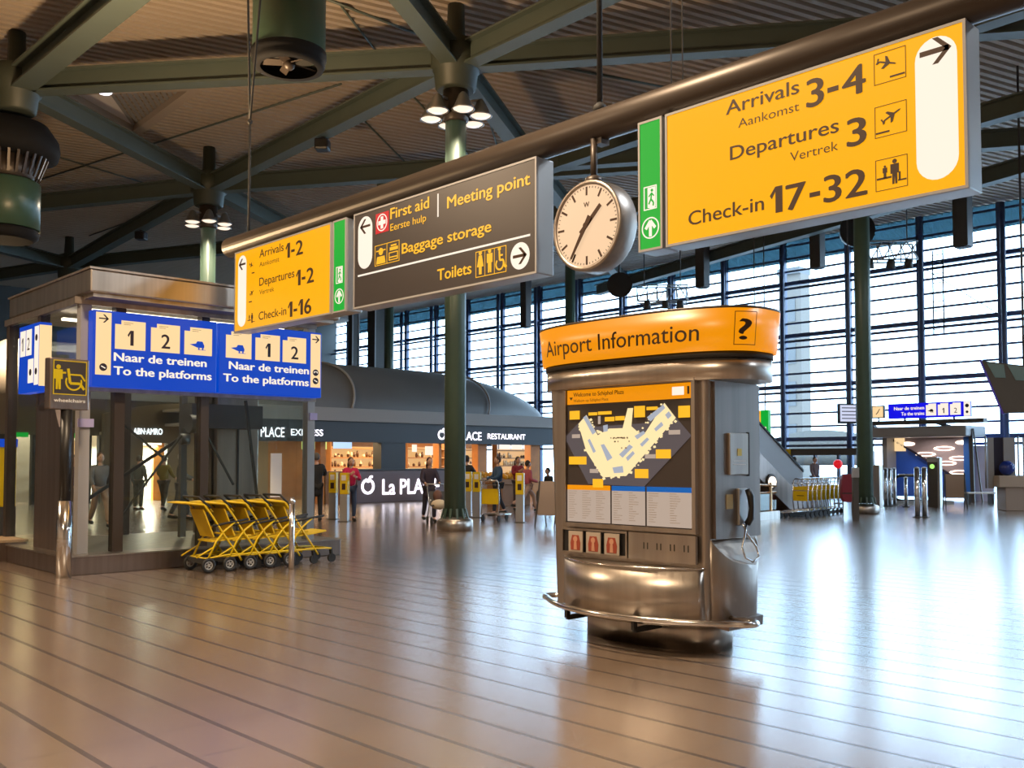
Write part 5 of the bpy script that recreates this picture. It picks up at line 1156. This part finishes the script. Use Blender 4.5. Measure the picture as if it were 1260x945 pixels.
# railing with bronze rail before the escalator
p, q = fl(922, 641), fl(955, 638); t = thing('glass_railing', 'low railing with bronze rails and glass between the kiosk and the luggage carts', 'railing', (p.x, p.y, 0), math.atan2(q.y-p.y, q.x-p.x)); w = (q-p).length
M['bronze_rail'] = mat('bronze_rail', (.55, .33, .16), .25, .9)
mb = MB(); mb.cyl((-.8, 0, 1.0), (w, 0, .9), .035, n=10); mb.cyl((-.8, 0, .72), (w, 0, .72), .03, n=10); mb.build('rail', 'bronze_rail', t); MB().box((-.8, -.02, .25), (w, .0, .7)).build('pane', 'lift_glass', t)
mb = MB()
for x in (-.7, w*.35, w*.8): mb.box((x-.03, -.03, .2), (x+.03, .03, 1.0))
mb.build('upright', 'bronze_rail', t); MB().box((-.8, -.12, 0), (w, .12, .22)).build('kerb', 'steel', t)
p = atY(948, 593, EV-.02); t = thing('glowing_lamp', 'round warm lamp glowing on the side of the escalator', 'lamp', (p.x, p.y, p.z)); mb = MB(); mb.cyl((0, 0, 0), (0, -.06, 0), .24, n=20); mb.build('rim', 'bronze', t); MB().sphere((0, -.06, 0), (.20, .06, .16), 16, 8).build('lens', 'lamp_lit', t)
# doors zone under the glass wall
t = thing('door_1', None, None, (U1-1.2, 0, 0)); t['kind'] = 'structure'; va_, vb_ = atX(1062, 580, U1-1.2).y, atX(925, 580, U1-1.2).y
MB().box((-.3, va_, 1.85), (.6, vb_, 2.15)).build('lintel', 'dark_grey', t); mb = MB(); k = 0; v = va_
while v < vb_: mb.box((-.08, v-.05, 0), (.08, v+.05, 1.85)); v += 1.15
mb.build('door_frame', 'mullion', t); MB().box((-.02, va_, .1), (.0, vb_, 1.85)).build('door_glass', 'glass', t)
mb = MB(); mb.box((.3, va_, 0), (.34, vb_, .5)); mb.build('kick_panel', 'navy', t)
p = atX(967, 559, U1-1.6); t = tag(MB().box((U1-1.56, p.y-.2, 1.86), (U1-1.49, p.y+.2, 2.14)).build('door_number_sign', 'yellow'), 'small yellow plate on the dark lintel over the glass doors', 'sign')
p = atD(1031, 571, 36); t = thing('red_balloon', 'round red balloon like light by the glass doors', 'balloon', (p.x, p.y, 0)); MB().sphere((0, 0, p.z), .17, 16, 10).build('globe', 'red_lit', t); MB().cyl((0, 0, 0), (0, 0, p.z-.1), .02, n=8).build('stick', 'dark_grey', t); MB().cyl((0, 0, 0), (0, 0, .04), .18, n=16).build('foot', 'dark_grey', t)
# hanging yellow and green sign behind kiosk edge
p = atX(936, 540, 30); t = thing('small_exit_sign', 'small yellow and green hanging sign beside the kiosk edge', 'sign', (p.x, p.y, 0), RZ_U); za, zb = atX(936, 540, 30).z, atX(936, 505, 30).z
MB().box((-.42, -.08, za), (.02, .08, zb)).build('yellow_panel', 'yellow_lit', t); MB().box((.06, -.08, za-.1), (.36, .08, zb)).build('green_panel', 'green_lit', t); mb = MB(); mb.line([(.10, za+.1), (.21, za+.2), (.32, za+.1)], .05, -.085); mb.rect(.15, za+.25, .28, za+.42, -.085); mb.build('pictogram', 'white_lit', t); MB().cyl((-.2, 0, zb), (-.2, 0, ZD), .02, n=6).build('hanger', 'dark_grey', t); MB().cyl((.2, 0, zb), (.2, 0, ZD), .02, n=6).build('hanger', 'dark_grey', t)
# departures monitor and square clock
p = atD(1047, 509, 33); t = thing('flight_monitor', 'lit flight monitor with white lines, left of the right hand column', 'monitor', (p.x, p.y, p.z), -AZ+.25)
MB().box((-.45, 0, -.34), (.45, .12, .34)).build('case', 'black', t, bevel=.01); MB().rect(-.40, -.27, .40, .29, -.004, .01).build('screen', glow('screen_pale', (.62, .66, .85), 1), t); mb = MB()
for k in range(4): mb.rect(-.34, -.18+k*.12, .34-.05*(k % 2), -.15+k*.12, -.008, .003)
mb.build('lettering', 'navy', t); MB().cyl((0, .06, .34), (0, .06, ZD-p.z), .025, n=8).build('hanger', 'dark_grey', t)
# station entrance
PU = 39.0; pv0, pv1 = atX(1213, 560, PU).y, atX(1079, 560, PU).y; zt_ = 2.55
E_ = thing('station_entrance', 'station entrance with blue wall and ring shaped ceiling lamps, far right', 'entrance', (PU, (pv0+pv1)/2, 0), RZ_U); E_['kind'] = 'structure'; w = pv1-pv0
M['blue_wall'] = mat('blue_wall', (.025, .11, .62), .5); lamp('entrance_fill_light', 'AREA', (0, 0, zt_-.05), 45, (1, .93, .85), 1.4, parent=E_)  # area lamp added under the canopy to brighten the blue wall
M['soffit_mauve'] = mat('soffit_mauve', (.30, .23, .24), .5)
PX = lambda x: -(atX(x, 560, PU+1.2).y-(pv0+pv1)/2); PZ = lambda y: atX(1140, y, PU+1.2).z
MB().rect(PX(1086), .1, PX(1192), 2.75, 1.35, .05).build('blue_wall', 'blue_wall', E_); mb = MB(); mb.poly([(PX(1090), PZ(534)), (PX(1195), PZ(534)), (PX(1195), PZ(592)), (PX(1172), PZ(585)), (PX(1150), PZ(573)), (PX(1125), PZ(558))], 1.2, .12); mb.build('sloping_soffit', 'soffit_mauve', E_)
mb = MB(); lit = MB()
for (x, y, full) in ((1117, 546, 1), (1186, 545, 1), (1162, 552, 0), (1139, 559, 0), (1181, 564, 0), (1164, 570, 0), (1181, 581, 0)):
    cx, cz = PX(x), PZ(y); a, b = .42, .09
    if full: lit.poly([(cx+a*.75*math.cos(2*PI*i/20), cz+b*.9*math.sin(2*PI*i/20)) for i in range(20)], 1.17, .02)
    else:
        for i in range(20):
            p0, p1 = 2*PI*i/20, 2*PI*(i+1)/20; lit.poly([(cx+a*math.cos(p0), cz+b*math.sin(p0)), (cx+a*.85*math.cos(p0), cz+b*.62*math.sin(p0)), (cx+a*.85*math.cos(p1), cz+b*.62*math.sin(p1)), (cx+a*math.cos(p1), cz+b*math.sin(p1))], 1.17, .02)
lit.build('ring_lamp', 'lamp_lit', E_)
mb = MB(); mb.line([(PX(1086), PZ(532)), (PX(1125), PZ(556)), (PX(1150), PZ(572)), (PX(1178), PZ(588))], .08, 1.1, .06); mb.build('soffit_edge', 'navy', E_)
MB().box((-w/2-.4, -.6, zt_), (w/2-.5, 1.4, zt_+.42)).build('canopy', 'grey_paint', E_, bevel=.05); MB().box((-w/2-.2, -.97, zt_+.50), (w/2+.3, -.6, zt_+.66)).build('roof_beam', 'dark_grey', E_)
mb = MB(); mb.bar((w/2-1.6, -.65, zt_+.55), (w/2-.5, .2, zt_+.1), .12, .12); mb.bar((-w/2+.1, -.65, zt_+.55), (-w/2, .2, zt_+.3), .12, .12); mb.bar((w/2-.5, 0, .0), (w/2-.55, 0, zt_+.3), .10, .14); mb.bar((w/2-.15, 0, 0), (w/2-.45, 0, zt_+.3), .05, .05); mb.build('strut', 'dark_grey', E_)
MB().box((w/2-1.15, .8, 0), (w/2-.85, 1.0, zt_+.3)).build('blue_jamb', mat('jamb_blue', (.02, .14, .55), .5), E_); MB().box((-w/2+.25, 1.1, 2.0), (-w/2+.65, 1.3, 2.55)).build('lit_panel', 'cream_lit', E_); MB().box((-w/2, .5, 0), (-w/2+.2, 1.4, zt_)).build('side_wall', 'grey_paint', E_); MB().box((w/2-.85, 1.0, 0), (w/2-.1, 1.1, 2.2)).build('glass_door', mat('pale_glass', (.5, .55, .8), .3), E_)
# platform sign on the entrance
pl_, pr_ = atX(1094, 505, PU-.9), atX(1195, 505, PU-.9); w = pl_.y-pr_.y; zc = atX(1145, 514, PU-.9).z
t = thing('platform_sign', 'small blue train sign standing on the station entrance roof at right', 'sign', (PU-.9, (pl_.y+pr_.y)/2, zc), RZ_U); H = .60
MB().box((-w/2, -.08, 0), (w/2, .08, H)).build('housing', glow('blue_far', (.0, .0, .85), .9), t); mb = MB()
for a in (.475, .62, .765): mb.poly([(-w/2+a*w, .08), (-w/2+(a+.125)*w, .08), (-w/2+(a+.125)*w, H-.05), (-w/2+a*w+.1, H-.05), (-w/2+a*w+.1, H-.10), (-w/2+a*w, H-.10)], -.086, .004)
mb.rect(-w/2+.925*w, .02, w/2, H-.02, -.086, .004); mb.build('white_tile', 'white_lit', t); letters(t, 'white_lit', (('Naar de treinen', -w/2+.455*w, .34, .14, 'r', .38*w, .03), ('To the trains', -w/2+.455*w, .12, .14, 'r', .29*w, .03)), -.084)
mb = MB(); mb.text('1', -w/2+.685*w, .16, .2, -.09, 'c'); mb.text('2', -w/2+.83*w, .16, .2, -.09, 'c'); train_icon(mb, -w/2+.53*w, .26, .22, -.09); mb.disc(-w/2+.963*w, .42, .07, -.09); mb.disc(-w/2+.963*w, .18, .05, -.09); mb.build('platform_number', 'navy', t)
mb = MB()
for a in (-.3, .3): mb.bar((a*w, 0, 3.2-zc), (a*w, 0, 0), .06, .06)
mb.build('support', 'dark_grey', t)
p = atX(1081, 507, PU-.9); t = thing('square_clock', 'square cream clock left of the small blue train sign', 'clock', (PU-.9, p.y, p.z), RZ_U); MB().box((-.26, -.06, -.26), (.26, .06, .26)).build('case', 'dark_grey', t); MB().rect(-.22, -.22, .22, .22, -.066, .008).build('dial', 'cream_lit', t); mb = MB(); mb.line([(-.03, -.06), (.08, .12)], .03, -.07); mb.line([(-.08, -.1), (.02, .0)], .03, -.07); mb.build('hand', 'ink', t); MB().cyl((0, 0, -.26), (0, 0, 3.2-p.z), .03, n=8).build('support', 'dark_grey', t)
# gate posts
GP = None
for (x, y, lab) in ((1129, 637, 'steel ticket gate post in front of the station entrance, left of the near pair'), (1138, 637, 'steel ticket gate post in front of the station entrance, right of the near pair'), (1090, 623, 'slim steel post right of the right hand column, left of its group'), (1095, 623, 'slim steel post right of the right hand column, middle of its group'), (1101, 622, 'slim steel post right of the right hand column, right of its group'), (1115, 624, 'short steel post before the blue entrance wall'), (1145, 623, 'steel post just left of the ticket gate with the green light')):
    p = fl(x, y); hh = 1.38 if x in (1129, 1138) else (1.0 if x == 1115 else 1.3)
    t = thing('gate_post', lab, 'post', (p.x, p.y, 0), 0, 'steel gate posts at the station entrance'); MB().cyl((0, 0, .02), (0, 0, hh), .075 if hh == 1.38 else .06, n=14).build('shaft', 'chrome', t); MB().lathe([(.14, 0), (.14, .02), (.08, .04)], (0, 0, 0), 14).build('base_plate', 'dark_grey', t); MB().lathe([(.078, hh), (.07, hh+.03), (.001, hh+.05)], (0, 0, 0), 14).build('cap', 'alu', t)
p = fl(1080, 624); t = tag(MB().box((p.x-.14, p.y-.14, 0), (p.x+.14, p.y+.14, 1.45)).build('steel_pillar', 'steel', bevel=.02), 'pale square steel pillar close right of the right hand column', 'pillar')
p = fl(1150, 624); t = thing('ticket_gate', 'dark ticket gate column with a green light before the entrance', 'ticket gate', (p.x, p.y, 0), RZ_U); MB().box((-.16, -.14, 0), (.16, .14, 1.55)).build('column', 'dark_grey', t); MB().box((-.17, -.16, 1.55), (.17, .15, 1.72)).build('top_cap', 'alu', t); MB().disc(0, 1.40, .08, -.15, .01).build('signal_light', glow('signal_green', (.45, 1, .2), 1.2), t); MB().box((.16, -.1, 0), (.24, .1, 1.7)).build('yellow_strip', 'alu', t)
# escalator handrail loop at the entrance
p = fl(1108, 620); t = thing('entrance_escalator', 'black looped handrail of the escalator going down at the entrance', 'escalator', (p.x, p.y, 0), -AZ); mb = MB(); mb.tube([(.9, 0, 1.05)]+[(.1-.5*math.sin(PI*i/10), 0, .58+.47*math.cos(PI*i/10)) for i in range(11)]+[(.9, 0, .11)], .05, 8); mb.build('handrail', 'matte_black', t); MB().box((-.2, .02, .1), (.9, .06, 1.0)).build('balustrade', 'lift_glass', t); MB().box((-.3, -.1, 0), (1.9, .2, .12)).build('base', 'alu', t); mb = MB(); mb.cyl((-.1, -.1, 1.08), (1.4, -.1, 1.08), .03, n=8); mb.cyl((1.4, -.1, 0), (1.4, -.1, 1.08), .03, n=8); mb.build('barrier_rail', 'chrome', t)
p = fl(1175, 626); t = thing('tan_board', 'tan board on thin legs standing before the entrance', 'board', (p.x, p.y, 0), -AZ); MB().box((-.30, -.03, .35), (.30, .03, 1.15)).build('panel', mat('tan', (.42, .29, .20), .6), t); mb = MB()
for s_ in (-.34, .36): mb.bar((s_*.9, 0, 1.2), (s_, .12, 0), .03, .03); mb.bar((s_*.9, 0, 1.2), (s_, -.12, 0), .03, .03)
mb.build('leg', 'dark_grey', t)
p = fl(1205, 620); t = thing('low_table', 'low dark bench with a white top right of the entrance', 'bench', (p.x, p.y, 0), -AZ); MB().box((-.5, -.25, .38), (.5, .25, .43)).build('top', 'white', t); mb = MB()
for a in (-.42, .42): mb.box((a-.03, -.2, 0), (a+.03, .2, .38))
mb.build('leg', 'dark_grey', t)
# maroon case and its post
p = fl(1043, 636); t = thing('maroon_bag', 'maroon rounded bag on thin legs left of the right hand column', 'bag', (p.x, p.y, 0), -AZ); P = [(.19*math.copysign(abs(math.cos(a))**.5, math.cos(a)), .82+.40*math.copysign(abs(math.sin(a))**.6, math.sin(a))) for a in [2*PI*i/28 for i in range(28)]]; mb = MB(); mb.poly(P, -.12, .24); mb.build('shell', mat('maroon', (.20, .012, .03), .5), t, bevel=.03); mb = MB(); mb.tube([(-.12, 0, .02), (-.12, 0, .5)], .012, 6); mb.tube([(.12, 0, .02), (.12, 0, .5)], .012, 6); mb.build('leg', 'dark_grey', t); mb = MB(); mb.box((-.19, -.13, .66), (.19, -.115, .69)); mb.build('strap', 'matte_black', t)
p = fl(1053, 641); t = thing('ticket_reader_post', 'grey slim machine post touching the left of the right hand column', 'post', (p.x, p.y, 0), -AZ); MB().box((-.07, -.07, 0), (.07, .07, 1.36)).build('column', 'dark_grey', t); MB().box((-.08, -.1, 1.15), (.08, .07, 1.42)).build('reader_head', 'alu', t, bevel=.01)
# information counter at far right
p = fl(1250, 628); t = thing('service_desk', 'grey panelled service desk with a blue ball, cut by the right edge', 'desk', (p.x, p.y, 0), -AZ-.12); MB().box((-.42, -.4, 0), (1.2, .5, .75)).build('base', mat('desk_beige', (.36, .30, .26), .6), t, bevel=.02); MB().box((-.62, -.45, .75), (1.3, .55, 1.12)).build('counter', mat('desk_tan', (.48, .40, .33), .6), t, bevel=.02)
mb = MB(); mb.box((-.78, .1, .70), (-.60, .2, 2.35)); mb.box((-.30, .1, 1.12), (.05, .2, 2.35)); mb.box((.30, .1, 1.12), (1.3, .2, 2.35)); mb.build('upper_panel', 'grey_paint', t); mb = MB(); mb.box((-.60, .16, 1.12), (-.30, .22, 2.35)); mb.build('dark_panel', 'navy', t); mb = MB()
for x in (-.85, .14, .45): mb.cyl((x, .1, .7), (x, .1, 2.4), .03, n=8)
mb.build('tube', 'alu', t)
pb_ = t.matrix_basis @ Vector((-.28, -.1, 1.36)); tag(MB().sphere(pb_, .24, 20, 12).build('blue_ball', mat('ball_blue', (.01, .03, .22), .15)), 'dark blue glossy ball on the service desk at far right', 'ball')
# large dark screen back hanging at far right
p = atD(1250, 475, 26); t = thing('hanging_screen', 'large dark tilted screen box hanging at the right edge', 'screen', (p.x, p.y, p.z), -AZ-.55); mb = MB(); P = [(-.82, .72), (1.6, .28), (1.6, -.75), (-.30, -.72)]; mb.poly(P, -.14, .28); mb.build('case', 'dark_grey', t, bevel=.02)
mb = MB()
for k in range(4): x0 = -.68+k*.5; mb.poly([(x0, .66-.18*k*.5), (x0+.42, .58-.18*k*.5), (x0+.46, .22-.1*k), (x0+.20, .24-.1*k)], -.16, .02)
mb.build('glass_strip', 'top_glass', t); mb = MB(); mb.line([(-.84, .74), (-.31, -.74)], .05, -.15, .30); mb.build('edge_strip', mat('edge_blue', (.08, .05, .5), .5), t); mb = MB()
for a in (.2, 1.1): mb.cyl((a, 0, .5-.18*a), (a, 0, ZD-p.z), .03, n=8)
mb.build('hanger', 'dark_grey', t)

# ------------------------------------------------------------------ air jets under the roof
def air_jet(label, x, ybot, d, r, dome):
    p = atD(x, ybot, d); t = thing('air_jet', label, 'ventilator', (p.x, p.y, p.z), 0, 'green air jets under the roof'); s_ = r
    if not dome:
        MB().lathe([(r, .28), (r*1.0, .30), (r*1.02, ZD-p.z)], (0, 0, 0), 32).build('duct', 'jet_paint', t)
        MB().lathe([(r*.78, .0), (r*.95, .0), (r*1.0, .08), (r*.97, .12), (r*1.03, .17), (r*1.03, .28), (r*.9, .30)], (0, 0, 0), 32, False).build('outlet_ring', 'matte_jet', t); fan = MB()
        for k in range(5): a = 2*PI*k/5; fan.bar((0, 0, .10), (r*.8*math.cos(a), r*.8*math.sin(a), .10), .14, .02, (math.sin(a)*.5, -math.cos(a)*.5, 1))
        fan.sphere((0, 0, .08), .12, 10, 6); fan.build('fan', 'bronze', t); MB().cyl((0, 0, .27), (0, 0, .29), r*.95, n=32).build('baffle', 'matte_black', t)
    else:
        MB().lathe([(r*.8, 0), (r*.95, .08), (r, .2), (r*.92, .28)], (0, 0, 0), 32).build('outlet_ring', 'matte_jet', t); MB().lathe([(r, .28), (r, 1.46), (r*.9, 1.52)], (0, 0, 0), 32).build('duct', 'jet_paint', t); mb = MB()
        for k in range(28): a = 2*PI*k/28; mb.bar((r*.95*math.cos(a), r*.95*math.sin(a), 1.6), (r*1.2*math.cos(a), r*1.2*math.sin(a), 2.15), .06, .05)
        mb.cyl((0, 0, 1.5), (0, 0, 2.15), r*.8, n=20); mb.build('vent_slats', 'bronze', t)
        MB().lathe([(r*1.15, 2.1), (r*1.48, 2.15), (r*1.55, 2.35), (r*1.5, 2.6), (r*1.2, 2.95), (r*.5, 3.1)], (0, 0, 0), 32).build('dome', 'matte_jet', t)
        MB().lathe([(r*.5, 3.0), (r*.45, ZB-.7-p.z)], (0, 0, 0), 16).build('neck', 'node_paint', t)
air_jet('green cylinder air jet with a black fan, hanging left of the nearest column', 355.5, 84, 17, .63, False)
air_jet('green air jet with a black dome hanging at the left edge', 6, 296, math.hypot(0, 24.4), .80, True)
for (a, b, k, lab) in ((H1, H2, .446, 'small black speaker below the beam left of the nearest column'), (H2, H4, .40, 'small black speaker below the beam over the lift roof')):
    p = a.lerp(b, k); t = thing('small_speaker', lab, 'loudspeaker', (p.x, p.y, ZB-.46), -AZ); MB().box((-.2, -.2, -.2), (.2, .2, .12)).build('box', 'black', t, bevel=.05); MB().cyl((0, 0, .12), (0, 0, .20), .06, n=8).build('bracket', 'bronze', t)

# ------------------------------------------------------------------ outside the glass wall
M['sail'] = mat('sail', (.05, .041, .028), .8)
P = []
for i in range(9):
    a = i/8; row = []
    for j in range(5):
        b = j/4; x = 925+(1075-925)*a; top = 538-10*math.sin(PI*a)+14*(1-a)**3; bot = 572; y = top+(bot-top)*b; q_ = atX(x, y, U1+9-4*b); row.append((q_.x, q_.y, max(.3, q_.z)))
    P.append(row)
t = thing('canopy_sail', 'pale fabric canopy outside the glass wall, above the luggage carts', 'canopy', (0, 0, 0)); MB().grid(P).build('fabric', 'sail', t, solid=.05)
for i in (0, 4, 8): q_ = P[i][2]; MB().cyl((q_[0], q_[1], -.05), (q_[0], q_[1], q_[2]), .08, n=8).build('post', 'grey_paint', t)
a, b = atX(958, 340, U1+40), atX(986, 408, U1+40); t = thing('office_block', 'narrow pale office block far outside the glass wall, above the kiosk edge', 'building', (U1+40, 0, 0)); v0, v1 = b.y, a.y
MB().box((0, v0, -.05), (1.6, v1, a.z)).build('walls', mat('pale_block', (.15, .13, .11), .8), t)
MB().box((-.3, v0, a.z), (1.8, v1, a.z+.6)).build('roof_edge', mat('pale_edge', (.10, .10, .10), .6), t)
for k in range(5): MB().box((-.06, v0+.6, a.z-4.5-k*4), (.0, v1-.6, a.z-2.2-k*4)).build('window', mat('pale_window', (.11, .11, .11), .6), t)
# fill lamps added on hidden rooftops to brighten the ceiling
for (loc, e, lab) in (((6.2, 16.4, 4.5), K_UP, 'flat uplight lying on the steel lift canopy'), ((20, 33.5, 3.75), K_UP, 'flat uplight lying on the restaurant roof'), ((28, 34, 3.75), K_UP*.6, 'second flat uplight on the restaurant roof, right end'), ((12, 38.8, 4.15), K_UP*1.2, 'flat uplight lying on the roof of the far left shop row')):
    t = thing('added_uplight', lab, 'lamp', loc, 0, 'uplights lying on roofs'); MB().box((-.4, -.2, -.13), (.4, .2, 0)).build('housing', 'dark_grey', t); lamp('ceiling_fill_beam', 'AREA', (0, 0, .1), e, (1, .67, .36), 1.0, (PI, 0, 0), parent=t)
